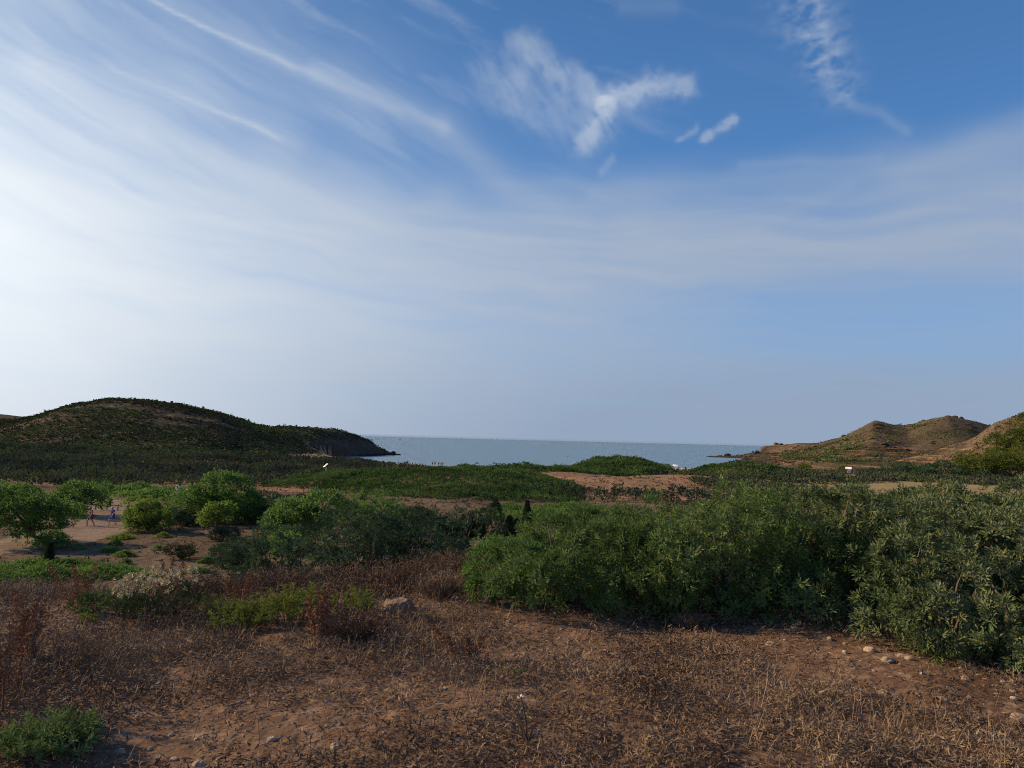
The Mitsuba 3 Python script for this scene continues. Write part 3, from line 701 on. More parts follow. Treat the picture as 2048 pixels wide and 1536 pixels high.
for i, (x, y, a, t) in enumerate([(-32.0, 62.5, 1.3, 'pale green sprawling weed in the dirt right of the round tree'), (-28.9, 63.2, 0.8, 'small green weed left of the sapling'), (-29.2, 55.6, 0.9, 'small green weed below the pale sprawling one'), (-30.4, 58.6, 0.7, 'tuft of green weed right of the round tree'),
                                   (-26.3, 56.8, 0.5, 'small bright weed above the half dry shrub'), (-27.2, 53.6, 0.9, 'yellowish green weed left of the half dry shrub'), (-20.6, 51.8, 0.8, 'green weed between the half dry shrub and the shrub beside it'), (-19.7, 48.3, 0.9, 'low green weed left of the leaning stake top'),
                                   (-25.5, 50.6, 0.5, 'tiny green weed in the dirt right of the lone cypress'), (-37.5, 62.8, 1.0, 'low green weed on the edge of the path under the round tree')]):
    low_patch('dirt_weed', t, 'plant', [(x, y, a * 0.9, a * 0.7)], 'lime_leaf' if i in (0, 1, 5) else 'green_leaf', 80 + i, 120, 9, 0.10, 0.4, group='weeds in the bare dirt', tone=(0, 0.6))


# ---------------------------------------------------------------- thickets on the dunes, scrub on the flats and hills
def thicket(name, text, blobs, mat, seed, dens, per, leaf, thick, cut=0.0, kind=None, cat='shrub', tone=(0.1, 0.9), keep=None, lump=4.0):
    key = number(name)
    rng = np.random.default_rng(seed)
    out = []
    for x, y, a, b, t in blobs:
        q = rng.uniform(-1.15, 1.15, (int(dens * a * b * 5.3), 2))
        X, Y = x + q[:, 0] * a * math.cos(t) - q[:, 1] * b * math.sin(t), y + q[:, 0] * a * math.sin(t) + q[:, 1] * b * math.cos(t)
        r = np.hypot(*q.T) + 0.30 * n2(X, Y, 5, 3, 91) + 0.25 * n2(X, Y, 16, 2, 92)
        ok = r < 1
        if keep is not None:
            ok &= keep(X, Y)
        out.append(np.column_stack([X[ok], Y[ok], r[ok]]))
    out = np.vstack(out)
    X, Y, r = out.T
    lumps = np.clip(0.72 + 3.0 * n2(X, Y, lump, 2, 93), 0.32, 2)
    Z = ground_z(X, Y) + thick * lumps * smooth01(1.0, 0.90, r) * rng.uniform(0.0, 1.0, len(X)) ** 0.4
    P = np.column_stack([X, Y, Z])
    O = unit(rng.normal(0, 0.55, (len(P), 3)) + [0, 0, 1.0])
    m = split_uv(foliage(rng, P, O, per, leaf, leaf * 0.55, 0.95, leaf * 0.9, tone), mat)
    scene[key] = mikit.ply(m[0], mat, uv=m[3])
    label(key, text, cat, None, kind)
    return key


thicket('dune_thicket', 'large green mat of shrubs covering the nearest low dune in the middle', [(-9, 128, 22, 21, 0.1), (-29, 131, 13, 13, 0), (2, 112, 9, 5, 0.1)], 'thicket_leaf', 101, 5.4, 7, 0.32, 0.65)
thicket('dune_thicket', 'flat green mat of shrubs behind the nearest dune, just below the beach', [(4, 183, 18, 12, 0), (-12, 190, 12, 12, 0)], 'thicket_leaf', 102, 2.6, 8, 0.42, 1.0)
thicket('dune_thicket', 'bright green shrub covered dune with a rounded top before the sea', [(28, 199, 16, 15, 0.2), (22, 188, 13, 8, 0)], 'thicket_leaf', 103, 3.4, 8, 0.42, 0.9, tone=(0.3, 1))
thicket('dune_thicket', 'shrub covered dune left of the rocks on the right shore', [(66, 213, 17, 15, 0.1), (80, 222, 16, 10, 0)], 'thicket_leaf', 104, 2.6, 8, 0.45, 1.0, tone=(0, 0.8))
thicket('dune_thicket', 'dull green shrub covered hump left of the beach', [(-60, 258, 20, 13, 0), (-76, 250, 18, 12, 0)], 'scrub_leaf', 105, 2.2, 8, 0.45, 0.6)

# dark scrub across the flat between the trees and the left hill
thicket('dark_scrub', 'dark bluish scrub across the flat below the left hill', [(-95, 178, 62, 42, 0.1), (-72, 150, 44, 24, 0.2), (-150, 220, 70, 30, 0), (-60, 205, 40, 22, -0.2), (-62, 122, 26, 9, 0.2), (-40, 160, 18, 18, 0), (-120, 160, 40, 30, 0)],
        'scrub_leaf', 106, 0.42, 8, 0.70, 1.45, kind='stuff', cat='scrub', lump=12.0, tone=(0, 0.75))
thicket('low_scrub', 'low mixed scrub between the right dunes, the field and the hill', [(100, 225, 42, 20, 0.1), (150, 232, 50, 18, 0.1), (78, 196, 24, 16, 0.3), (112, 268, 40, 20, 0.2), (140, 200, 40, 14, -0.2), (135, 170, 22, 26, 0)],
        'scrub_leaf', 107, 0.6, 8, 0.64, 1.0, kind='stuff', cat='scrub', lump=8.0, tone=(0.1, 0.8), keep=lambda x, y: (np.hypot(x - 114, (y - 252) * 0.8) > 8) & ((np.abs(x - y * 0.4525) > 2.6) | (y > 252) | (y < 205)))
thicket('low_scrub', 'low dark growth between the big shrubs and the tan field', [(62, 118, 60, 12, 0), (46, 104, 24, 8, 0), (50, 148, 12, 28, 0), (50, 190, 14, 12, 0)], 'scrub_leaf', 108, 0.7, 8, 0.5, 1.1, kind='stuff', cat='scrub', lump=6.0)


def hill_scrub(name, text, boxes, mat, seed, count, per, leaf, size, where, tone=(0, 1)):
    """bushes strewn over a hillside, each a low dome of leaves"""
    key = number(name)
    rng = np.random.default_rng(seed)
    x0, x1, y0, y1 = boxes
    X, Y = rng.uniform(x0, x1, count), rng.uniform(y0, y1, count)
    ok = where(X, Y, rng.uniform(0, 1, count))
    X, Y = X[ok], Y[ok]
    R = size * rng.lognormal(0, 0.4, len(X))
    n = len(X) * per
    d = unit(rng.normal(size=(n, 3)))
    d[:, 2] = np.abs(d[:, 2])
    rr = np.repeat(R, per)[:, None]
    p = d * rr * [1, 1, 0.36] * rng.uniform(0.75, 1.05, (n, 1))
    P = np.column_stack([np.repeat(X, per) + p[:, 0], np.repeat(Y, per) + p[:, 1], 0 * p[:, 0]])
    P[:, 2] = ground_z(P[:, 0], P[:, 1]) * 0.5 + np.repeat(ground_z(X, Y), per) * 0.5 + p[:, 2] - 0.1
    tn = np.clip(np.repeat(rng.uniform(*tone, len(X)), per) + rng.normal(0, 0.1, n), 0, 1)
    s = np.clip(np.sqrt(rr[:, 0] / size), 0.6, 1.6)
    m = split_uv(leaves(P, unit(d + 0.6 * across(d, rng)), unit(d + 0.4 * rng.normal(size=(n, 3))), leaf * s, leaf * s * 0.6, tn), mat)
    scene[key] = mikit.ply(m[0], mat, uv=m[3])
    label(key, text, 'scrub', None, 'stuff')


def scrub_mat(text, boxes, mat, seed, count, leaf, thick, cover, tone=(0, 1)):
    """a low closed cover of shrubs that thickens into long banks across the slope and thins out to bare ground between them"""
    key = number('hill_scrub')
    rng = np.random.default_rng(seed)
    x0, x1, y0, y1 = boxes
    X, Y = rng.uniform(x0, x1, count), rng.uniform(y0, y1, count)
    seen = ((X > 0) | (Y < 392 + (X + 300) * 0.59)) & (Y < 735) & (coast_distance(X, Y) > 5)
    X, Y = X[seen], Y[seen]
    count = len(X)
    c_ = cover(X, Y)
    ok = rng.uniform(0, 1, count) < smooth01(-0.02, 0.16, c_) + 0.10
    X, Y, c_ = X[ok], Y[ok], c_[ok]
    lump_ = np.clip(0.7 + 2.4 * n2(X, Y, 7, 2, 95), 0.2, 1.8)
    Z = ground_z(X, Y) + thick * lump_ * smooth01(0.0, 0.22, c_) * rng.uniform(0.0, 1, len(X)) ** 0.7
    P = np.column_stack([X, Y, Z])
    D = unit(rng.normal(size=P.shape) * [1, 1, 0.25])
    s = np.clip(rng.lognormal(-0.15, 0.5, len(X)), 0.35, 2.4)
    tn = np.clip(rng.uniform(*tone, len(X)) * 0.5 + 0.5 * smooth01(0.0, 0.25, c_), 0, 1)
    m = split_uv(leaves(P, D, unit(rng.normal(0, 0.5, P.shape) + [0, 0, 1.6]), leaf * s, leaf * s * 0.65, tn), mat)
    scene[key] = mikit.ply(m[0], mat, uv=m[3])
    label(key, text, 'scrub', None, 'stuff')


def aniso(x, y, a, sx_, sy_, seed):
    u, v = x * math.cos(a) - y * math.sin(a), x * math.sin(a) + y * math.cos(a)
    return n2(u / sx_ * 10, v / sy_ * 10, 10, 4, seed)


scrub_mat('dark shrubs in long banks over the headland left of the bay', (-330, -70, 215, 512), 'hill_leaf', 111, 170000, 0.95, 1.0,
          lambda x, y: np.where((coast_distance(x, y) > 5) & (ground_z(x, y) > 3.0) & (x < -0.235 * y + 40), aniso(x, y, -0.42, 46, 20, 121) + 0.12 + 0.10 * smooth01(20, 8, ground_z(x, y)) - 0.05 * smooth01(22, 28, ground_z(x, y)), -1))
scrub_mat('dry brownish scrub over the twin peaked hill right of the bay', (150, 520, 395, 790), 'heath_leaf', 112, 150000, 0.85, 1.0,
          lambda x, y: np.where(coast_distance(x, y) > 12, aniso(x, y, 0.47, 40, 24, 122) + 0.04, -1))
scrub_mat('dry brownish scrub on the nearer hillside at the right edge', (105, 330, 200, 400), 'heath_leaf', 114, 130000, 0.50, 0.7,
          lambda x, y: np.where(ground_z(x, y) > 4.2, aniso(x, y, 0.55, 30, 18, 124) + 0.06, -1))
hill_scrub('hill_scrub', 'green shrub mats on the lower slope of the twin peaked hill', (165, 420, 400, 700), 'thicket_leaf', 113, 15000, 8, 1.3, 1.4,
           lambda x, y, u: (coast_distance(x, y) > 26) & (u < 2.6 * (n2(x, y, 46, 3, 123) - 0.03)) & (ground_z(x, y) < 34))
hill_scrub('hill_scrub', 'olive green shrubs on the lower part of the nearer hillside, right edge', (140, 262, 215, 345), 'pine_leaf', 115, 5200, 12, 0.75, 1.15,
           lambda x, y, u: (ground_z(x, y) > 5) & (u < 0.10 + 2.2 * n2(x, y, 26, 3, 127) + 0.9 * smooth01(0.62, 0.72, x / y)), tone=(0, 0.5))


def far_tree(name, text, x, y, w, h, mat, seed, group, trunk=0.15, per=9, heads=150, leaf=0.6, tone=(0.1, 0.9)):
    return tree(name, text, 'tree' if 'pine' in name else 'shrub', x, y, w, h, mat, seed, heads, per, leaf, trunk * h, 9, 0.42, trunk_part='trunk' if 'pine' in name else 'branches', group=group, tone=tone)


rng0 = np.random.default_rng(7)
PINES = [(150, 232, 8, 6.5), (158, 240, 9, 7.5), (166, 236, 9, 7), (163, 252, 9, 8), (173, 250, 10, 8.5), (181, 258, 10, 8), (170, 264, 10, 8), (180, 272, 10, 8), (190, 268, 11, 9), (156, 256, 8, 6), (187, 284, 10, 8), (196, 290, 10, 8), (152, 246, 7, 5.5), (172, 232, 9, 6.5), (200, 276, 10, 8), (178, 240, 9, 7.5), (196, 262, 10, 8), (204, 292, 9, 6), (208, 296, 8, 5), (198, 302, 9, 7), (216, 286, 10, 8), (190, 250, 10, 8), (186, 296, 9, 7)]
for i, (x, y, w, h) in enumerate(PINES):
    far_tree('pine_tree', 'yellow green pine on the hillside at the right edge', x, y, w, h, 'pine_leaf', 200 + i, 'pines at the right edge', 0.12, 10, 190, 0.6)
for i, (x, y, w, h, t) in enumerate([(120, 244, 8, 3.2, 'dark rounded bush right of the white information board'), (125, 239, 7, 3.4, 'dark bush second to the right of the white board'), (131, 248, 9, 4.4, 'tall dark bush in the middle of the belt behind the field'), (138, 244, 9, 4.8, 'tallest dark bush of the belt behind the tan field'),
                                      (147, 250, 10, 5.0, 'broad dark bush right of the tallest one in the belt'), (153, 246, 9, 4.4, 'dark bush just left of the pines'), (140, 232, 7, 2.8, 'low dark bush at the far rim of the field'), (128, 229, 7, 2.5, 'low round bush in front of the dark belt'), (151, 233, 8, 3.2, 'dark bush below the pines at the field rim'), (161, 226, 8, 3.4, 'dark bush at the right end of the field')]):
    far_tree('dark_bush', t, x, y, w, h, 'dark_leaf', 230 + i, 'dark bushes behind the field', 0.0, 10, 170, 0.5, (0.0, 0.9))
for i, (x, y, w, h, t) in enumerate([(113, 287, 6, 2.8, 'lime green bush standing out on the dry slope'), (134, 300, 4, 2.2, 'small lime green bush higher on the dry slope'), (164, 300, 6, 2.4, 'olive bush on the slope left of the pines'), (104, 262, 5, 2.2, 'yellowish bush above the belt of dark bushes')]):
    far_tree('slope_bush', t, x, y, w, h, 'pine_leaf', 250 + i, None, 0.0, 10, 130, 0.5, (0.4, 1))

# tufts of dune grass and small cushions on the sand
hill_scrub('dune_tuft', 'small dry tufts and cushions dotted over the dune sand', (-46, 80, 96, 250), 'heath_leaf', 131, 6000, 7, 0.30, 0.26, lambda x, y, u: (coast_distance(x, y) > 40) & (u < 0.5 + 1.6 * n2(x, y, 12, 3, 125)))
hill_scrub('dirt_tuft', 'small dry tufts on the bare dirt flat', (-48, 16, 42, 108), 'heath_leaf', 132, 13000, 7, 0.17, 0.14, lambda x, y, u: (path_mask(x, y) > 4.0) & (u < 0.55 + 1.4 * n2(x, y, 6, 3, 126)))

# ---------------------------------------------------------------- dry growth, stones and small plants in the foreground
def near_points(rng, n, dens, y0=3.2, y1=9.6):
    """points of the foreground with the given share kept"""
    y = y0 + (y1 - y0) * np.sqrt(rng.uniform(0, 1, n) * (1 - (y0 / y1) ** 2) + (y0 / y1) ** 2) if False else np.sqrt(rng.uniform(y0 ** 2, y1 ** 2, n))
    x = rng.uniform(-0.80, 0.80, n) * y
    ok = rng.uniform(0, 1, n) < dens(x, y)
    return x[ok], y[ok]


def blob(x, y, cx, cy, a, b):
    return np.exp(-((x - cx) / a) ** 2 - ((y - cy) / b) ** 2)


def bare(x, y):
    """where the earth lies open: below the big shrubs, the lower left, and a few gaps"""
    g = blob(x, y, 1.0, 6.2, 1.6, 0.35) + blob(x, y, 2.6, 5.6, 0.8, 0.55) + 0.9 * blob(x, y, 3.1, 4.6, 0.7, 0.8) + 0.95 * blob(x, y, -1.9, 4.0, 0.75, 0.6) + 0.7 * blob(x, y, -0.7, 4.3, 0.6, 0.25) + 0.5 * blob(x, y, 0.35, 5.4, 0.7, 0.15) + blob(x, y, -3.7, 6.2, 0.6, 0.8)
    return np.clip(g, 0, 1)


rng = np.random.default_rng(301)
# matted curly straw, lying in lumps
x, y = near_points(rng, 1250000, lambda x, y: np.clip(0.16 + 1.9 * (n2(x, y, 0.42, 3, 201) + 0.12), 0.06, 1) * (1 - 0.80 * bare(x, y)) * np.where(y > 6.6, 0.35, 1) * np.clip(6.2 / y - 0.45, 0.3, 1))
lump = np.clip(n2(x, y, 0.42, 3, 201) + 0.16, 0, 0.5)
P = np.column_stack([x, y, ground_z(x, y) + 0.004 + rng.uniform(0, 1, len(x)) ** 1.2 * 0.28 * lump])
D = unit(rng.normal(size=P.shape) * [1, 1, 0.5] + [0, 0, 0.35])
m = split_uv(leaves(P, D, rng.normal(size=P.shape), rng.uniform(0.014, 0.055, len(x)), rng.uniform(0.0015, 0.0028, len(x)), np.clip(rng.beta(1.0, 2.5, len(x)), 0, 1), 0.3, rng.uniform(-0.5, 0.5, len(x))[:, None]), 'straw')
scene['straw_mat'] = mikit.ply(m[0], 'straw', uv=m[3])
label('straw_mat', 'matted curly dry straw over the foreground earth', 'straw', kind='stuff')
# taller dry grass, left and middle
x, y = near_points(rng, 105000, lambda x, y: (0.05 + 0.96 * np.clip(smooth01(0.3, -0.9, x) * smooth01(4.2, 5.0, y), 0, 1)) * np.clip(0.35 + 2.2 * n2(x, y, 0.7, 3, 202), 0.02, 1) * (1 - 0.9 * bare(x, y)), 3.6, 9.4)
P = np.column_stack([x, y, ground_z(x, y) - 0.01])
h = rng.uniform(0.07, 0.26, len(x)) * (0.75 + 0.9 * (n2(x, y, 0.9, 2, 203) + 0.4))
D = unit(rng.normal(0, 0.38, P.shape) + [0.12, 0, 1.0])
a1 = blades(P, D, rng.uniform(0.05, 0.4, len(x)), h, 0.0035, np.clip(rng.beta(1.5, 2.2, len(x)), 0, 1), rng)
k = rng.choice(len(x), int(len(x) * 0.75))
a2 = leaves(P[k] + D[k] * (h[k] * rng.uniform(0.6, 1, len(k)))[:, None], unit(D[k] + 0.8 * rng.normal(size=(len(k), 3))), rng.normal(size=(len(k), 3)), 0.02, 0.009, rng.uniform(0, 0.7, len(k)))
m = split_uv(merge([a1, a2]), 'straw')
scene['dry_grass'] = mikit.ply(m[0], 'straw', uv=m[3])
label('dry_grass', 'knee high dry brown grass on the left half of the foreground', 'grass', kind='stuff')
# scattered thin upright stalks on the right
x, y = near_points(rng, 9000, lambda x, y: np.clip(blob(x, y, 1.7, 4.2, 0.7, 0.5) + blob(x, y, 1.3, 4.9, 0.6, 0.3) + 0.5 * blob(x, y, 2.5, 3.9, 0.5, 0.5), 0, 1) * 0.5, 3.4, 6)
P = np.column_stack([x, y, ground_z(x, y) - 0.01])
m = split_uv(blades(P, unit(rng.normal(0, 0.30, P.shape) + [0.1, 0, 1]), rng.uniform(0.05, 0.35, len(x)), rng.uniform(0.10, 0.30, len(x)), 0.003, rng.uniform(0.2, 0.95, len(x)), rng), 'straw')
scene['dry_grass_001'] = mikit.ply(m[0], 'straw', uv=m[3])
label('dry_grass_001', 'thin upright dry stalks among the straw on the right', 'grass', kind='stuff')


def pebble(rng, size, sub=1, flat_=0.6):
    s = trimesh.creation.icosphere(subdivisions=sub)
    v = s.vertices * (1 + 0.9 * (fbm(s.vertices * 1.3 + rng.uniform(0, 50, 3), 3)[:, None] - 0.5))
    v = v * (size * rng.uniform(0.75, 1.25, 3) * [1, 1, flat_])
    a = rng.uniform(0, 6.3)
    c_, s_ = math.cos(a), math.sin(a)
    return v @ np.array([[c_, s_, 0], [-s_, c_, 0], [0, 0, 1]]), s.faces


out = []
variants = [pebble(rng, 1.0, 0) for _ in range(12)]
x, y = near_points(rng, 15000, lambda x, y: np.clip(0.16 + 0.9 * bare(x, y), 0, 1) * np.clip(0.4 + 2 * n2(x, y, 0.5, 2, 204), 0.05, 1), 3.4, 8.5)
for i in range(len(x)):
    v, f = variants[i % 12]
    s = 0.0055 * rng.lognormal(0, 0.55)
    out.append((v * min(s, 0.028) + [x[i], y[i], 0], f, np.full((len(v), 2), rng.uniform(0, 1))))
gz = ground_z(x, y)
out = [(o[0] + [0, 0, z + 0.002], o[1], o[2]) for o, z in zip(out, gz)]
m = split_uv(merge(out), 'stone_material')
scene['gravel'] = mikit.ply(m[0], 'stone_material', uv=m[3])
label('gravel', 'small pale pebbles lying on the open reddish earth', 'gravel', kind='stuff')

STONES = [(-2.54, 4.53, .030), (-2.23, 4.2, .022), (-1.89, 3.8, .034), (-1.45, 3.68, .030), (-1.54, 4.47, .020), (-1.2, 3.99, .024), (-0.85, 3.89, .028), (2.0, 6.11, .020), (2.05, 5.9, .040), (2.54, 6.16, .024), (2.56, 6.02, .030), (2.76, 5.77, .045), (2.74, 5.46, .050),
          (2.93, 5.65, .038), (2.94, 5.54, .042), (2.4, 4.83, .036), (1.82, 6.32, .025), (2.69, 4.68, .034), (2.67, 4.12, .055), (3.03, 4.5, .05), (2.73, 4.44, .022), (3.08, 5.11, .036), (3.4, 5.09, .04), (-0.13, 6.22, .016), (0.92, 6.16, .024), (2.39, 6.3, .03), (2.53, 5.68, .03), (1.61, 6.3, .02),
          (-0.37, 4.72, .016), (-1.12, 4.67, .022), (0.35, 5.33, .014), (-1.75, 4.05, .02), (-2.1, 3.95, .026), (-1.6, 3.75, .022), (-1.0, 3.8, .018), (-2.35, 4.75, .02), (3.2, 4.8, .03), (2.85, 5.2, .026), (3.3, 5.4, .03), (2.2, 6.0, .018), (2.65, 5.95, .02)]
SPECIAL = {2: 'pale angular stone near the bottom left corner, beside the small green shrub', 3: 'pale flat stone at the bottom edge, left of centre', 12: 'largest pale stone in front of the right shrub, split and angular', 18: 'pale upright stone in the bottom right corner',
           19: 'orange brown stone cut by the right edge', 15: 'pale stone alone in the straw below the right shrub', 8: 'pale flat stone under the meeting point of the two big shrubs', 0: 'pale stone by the rusty dock plants at the left edge'}
for i, (x, y, s) in enumerate(STONES):
    key = number('stone')
    v, f = pebble(rng, s * 0.85, 2, 0.62)
    v = v + [x, y, float(ground_z(x, y)) + s * 0.12]
    scene[key] = mikit.ply((v, f), 'stone_material', uv=np.full((len(v), 2), rng.uniform(0.25, 0.95) if i not in (19,) else 0.1))
    right = x > 0
    label(key, SPECIAL.get(i, 'pale stone on the bare reddish earth in front of the big shrubs' if right else 'pale stone on the open earth at the lower left'), 'stone', 'stones on the right' if right else 'stones on the left')

# the weathered boulder with the hollow at its right foot
s = trimesh.creation.icosphere(subdivisions=4)
v = s.vertices.copy()
v = v * (1 + 0.75 * (fbm(v * 1.4 + 7, 4)[:, None] - 0.5) + 0.22 * (fbm(v * 6 + 3, 3)[:, None] - 0.5))
v[:, 2] = np.minimum(v[:, 2], 0.80 + 0.12 * v[:, 0] + 0.25 * (fbm(v * 3 + 1, 3) - 0.5))
v *= [0.15, 0.14, 0.135]
scene['boulder_material'] = {'type': 'twosided', 'inner': {'type': 'principled', 'roughness': 0.95, 'specular': 0.1, 'base_color': mikit.proc(
    lambda p, n, uv: mikit.mix((0.24, 0.14, 0.08), (0.15, 0.12, 0.098), mikit.smoothstep(0.1, 0.8, n.z) * 0.8 + 0.4 * (mikit.fbm(p.x / 0.05, p.y / 0.05, p.z / 0.05, 3) - 0.5)))}}
scene['boulder'] = mikit.ply((v + [-0.94, 6.5, float(ground_z(-0.94, 6.5)) + 0.02], s.faces), 'boulder_material', smooth=40)
label('boulder', 'rounded orange brown boulder at the edge of the dry shrubs', 'boulder')


def dry_shrub(x, y, w, h, text, seed, mat='dry_twig', twigs=900, leaf=True, group=None, name='dry_shrub'):
    key = number(name)
    rng = np.random.default_rng(seed)
    z = float(ground_z(x, y))
    n = twigs
    a, r = rng.uniform(0, 6.283, n), np.sqrt(rng.uniform(0, 1, n))
    foot = np.column_stack([x + 0.45 * w / 2 * r * np.cos(a), y + 0.45 * w / 2 * r * np.sin(a), np.full(n, z - 0.02)])
    foot[:, 2] = ground_z(foot[:, 0], foot[:, 1]) - 0.02
    D = unit(np.column_stack([0.9 * r * np.cos(a) * w / h / 2, 0.9 * r * np.sin(a) * w / h / 2, np.ones(n)]) + rng.normal(0, 0.18, (n, 3)))
    L = h * rng.uniform(0.55, 1.05, n)
    A = blades(foot, D, rng.uniform(0.05, 0.3, n), L, 0.006, rng.uniform(0, 0.8, n), rng)
    k = rng.integers(0, n, n * 5)
    base = foot[k] + D[k] * (L[k] * rng.uniform(0.35, 0.95, len(k)))[:, None]
    Dk = unit(D[k] + 0.75 * rng.normal(size=(len(k), 3)))
    Bm = blades(base, Dk, rng.uniform(0, 0.5, len(k)), h * rng.uniform(0.08, 0.24, len(k)), 0.004, rng.uniform(0.1, 1, len(k)), rng)
    part(key, 'twigs', *split_uv(merge([A, Bm]), mat))
    if leaf:
        j = rng.integers(0, len(k), n * 3)
        part(key, 'dry_leaves', *split_uv(leaves(base[j] + Dk[j] * h * 0.1, unit(Dk[j] + rng.normal(size=(len(j), 3))), rng.normal(size=(len(j), 3)), 0.022, 0.010, rng.uniform(0, 0.75, len(j))), mat))
    label(key, text, 'shrub', group)


for i, (x, y, w, h, t) in enumerate([(-2.55, 8.25, 1.0, 0.40, 'brown dry shrub at the foot of the dark glossy bush, left end'), (-1.9, 8.5, 1.1, 0.46, 'brown dry twiggy shrub below the middle of the dark glossy bush'), (-1.25, 8.3, 1.0, 0.50, 'greyish brown dry shrub above the boulder'),
                                      (-0.75, 8.6, 0.9, 0.56, 'grey dead twiggy shrub below the right end of the dark glossy bush'), (-0.40, 7.9, 0.7, 0.50, 'brown dry shrub against the bright green end of the big shrub'), (-3.0, 7.7, 0.8, 0.28, 'low reddish dry shrub behind the cream flowering bush'), (-1.55, 7.6, 0.9, 0.32, 'low brown dry shrub behind the yellow green plants')]):
    dry_shrub(x, y, w, h, t, 320 + i, twigs=700)
dry_shrub(-0.62, 7.3, 0.55, 0.34, 'rusty orange dry grass tussock right of the boulder', 331, 'straw', 500, False, name='grass_tussock')
dry_shrub(1.58, 6.5, 0.34, 0.17, 'pale dry grass tuft at the foot of the big dark shrub', 332, 'straw', 260, False, name='grass_tussock')
dry_shrub(1.95, 6.55, 0.30, 0.13, 'smaller dry grass tuft right of the pale one', 333, 'straw', 170, False, name='grass_tussock')
dry_shrub(-1.12, 5.85, 0.6, 0.24, 'dark dead low shrub right of the rusty dock plant', 334, 'dry_twig', 420, True)
dry_shrub(0.88, 4.85, 0.40, 0.14, 'dark broken dry tuft in the straw, right of centre', 335, 'dry_twig', 200, False)


def dock(x, y, h, text, seed, stalks=7, spread=0.16):
    """rust brown seed stalks"""
    key = number('dock_plant')
    rng = np.random.default_rng(seed)
    z = float(ground_z(x, y))
    st, P, O = [], [], []
    for i in range(stalks):
        foot = np.array([x + rng.normal(0, spread * 0.35), y + rng.normal(0, spread * 0.35), z - 0.02])
        tip = foot + [rng.normal(0, spread), rng.normal(0, spread), h * rng.uniform(0.6, 1.0)]
        s = np.linspace(0, 1, 6)[:, None]
        q = foot + (tip - foot) * s + np.sin(s * 3.1) * rng.normal(0, 0.02, 3)
        st.append(np.column_stack([q, 0.004 - 0.0025 * s[:, 0]]))
        t = rng.uniform(0.22, 1.0, 150)
        P.append(foot + (tip - foot) * t[:, None] + rng.normal(0, 0.016, (150, 3)) * (1.5 - t)[:, None])
        O.append(unit(rng.normal(size=(150, 3)) + [0, 0, 0.4]))
    part(key, 'stalks', *split_uv(tubes(st, 4), 'rust_seed'))
    part(key, 'seeds', *split_uv(foliage(rng, np.vstack(P), np.vstack(O), 3, 0.014, 0.010, 0.9, 0.008), 'rust_seed'))
    label(key, text, 'plant')


dock(-1.36, 5.6, 0.46, 'rust brown seeding dock plant left of centre, tallest of the foreground', 341, 9, 0.07)
dock(-2.78, 4.25, 0.70, 'reddish dock plant rising at the left edge, nearest the viewer', 342, 7, 0.10)
dock(-3.25, 5.1, 0.55, 'reddish dock plant at the left edge behind the nearest one', 343, 7, 0.12)
dock(-3.75, 6.7, 0.45, 'thin rusty seed stalks in front of the bramble patch', 344, 5, 0.14)
dock(-3.35, 7.5, 0.52, 'thin rusty seed stalks standing above the cream flowers', 345, 4, 0.16)
dock(-2.5, 7.2, 0.36, 'short rusty seed stalks right of the cream flowers', 346, 4, 0.12)
dock(-0.30, 5.35, 0.24, 'short dark seed stalks in the straw left of the green sprout', 347, 4, 0.10)


def leafy_clump(name, text, x, y, w, h, mat, seed, stems=60, leaf=0.034, width=0.2, per=16, cat='plant', spread=0.55, tone=(0, 1)):
    """many upright stems set with narrow leaves"""
    key = number(name)
    rng = np.random.default_rng(seed)
    a, r = rng.uniform(0, 6.283, stems), np.sqrt(rng.uniform(0, 1, stems))
    foot = np.column_stack([x + 0.55 * w / 2 * r * np.cos(a), y + 0.55 * w / 2 * r * np.sin(a), 0 * a])
    foot[:, 2] = ground_z(foot[:, 0], foot[:, 1]) - 0.02
    D = unit(np.column_stack([spread * r * np.cos(a) * w / h, spread * r * np.sin(a) * w / h, np.ones(stems)]) + rng.normal(0, 0.12, (stems, 3)))
    L = h * rng.uniform(0.6, 1.08, stems) * (1 - 0.25 * r)
    part(key, 'stems', *split_uv(blades(foot, D, 0.05, L, 0.006, 0.4, rng), 'dry_twig'))
    k = np.repeat(np.arange(stems), per)
    t = rng.uniform(0.35, 1, len(k)) ** 0.7
    P = foot[k] + D[k] * (L[k] * t * 0.95)[:, None]
    Dl = unit(D[k] * 0.9 + 0.9 * across(D[k], rng))
    part(key, 'foliage', *split_uv(leaves(P, Dl, unit(D[k] + 0.3 * rng.normal(size=P.shape)), leaf * rng.uniform(0.6, 1.2, len(k)), leaf * width, np.clip(rng.uniform(*tone, stems)[k] * 0.6 + 0.4 * t, 0, 1)), mat))
    label(key, text, cat)


leafy_clump('green_shrublet', 'yellow green leafy plant left of the rust brown dock', -1.72, 6.2, 0.62, 0.40, 'young_leaf', 351, 90, 0.040, 0.30, 26)
leafy_clump('green_shrublet', 'yellow green leafy plant, left one of the pair by the dock', -2.15, 6.15, 0.58, 0.30, 'young_leaf', 352, 80, 0.038, 0.30, 24, tone=(0, 0.7))
leafy_clump('green_shrublet', 'small yellow green plant behind the dock, right side', -1.30, 6.4, 0.36, 0.28, 'young_leaf', 353, 34, 0.036, 0.30, 20, tone=(0, 0.6))
leafy_clump('green_shrublet', 'yellowish thin plant between the cream flowers and the green pair', -2.50, 6.5, 0.36, 0.26, 'young_leaf', 354, 34, 0.036, 0.28, 18, tone=(0, 0.5))
leafy_clump('green_shrublet', 'green plant growing low at the left, below the bramble patch', -3.55, 6.7, 0.7, 0.24, 'mastic_leaf', 355, 60, 0.045, 0.35, 16)
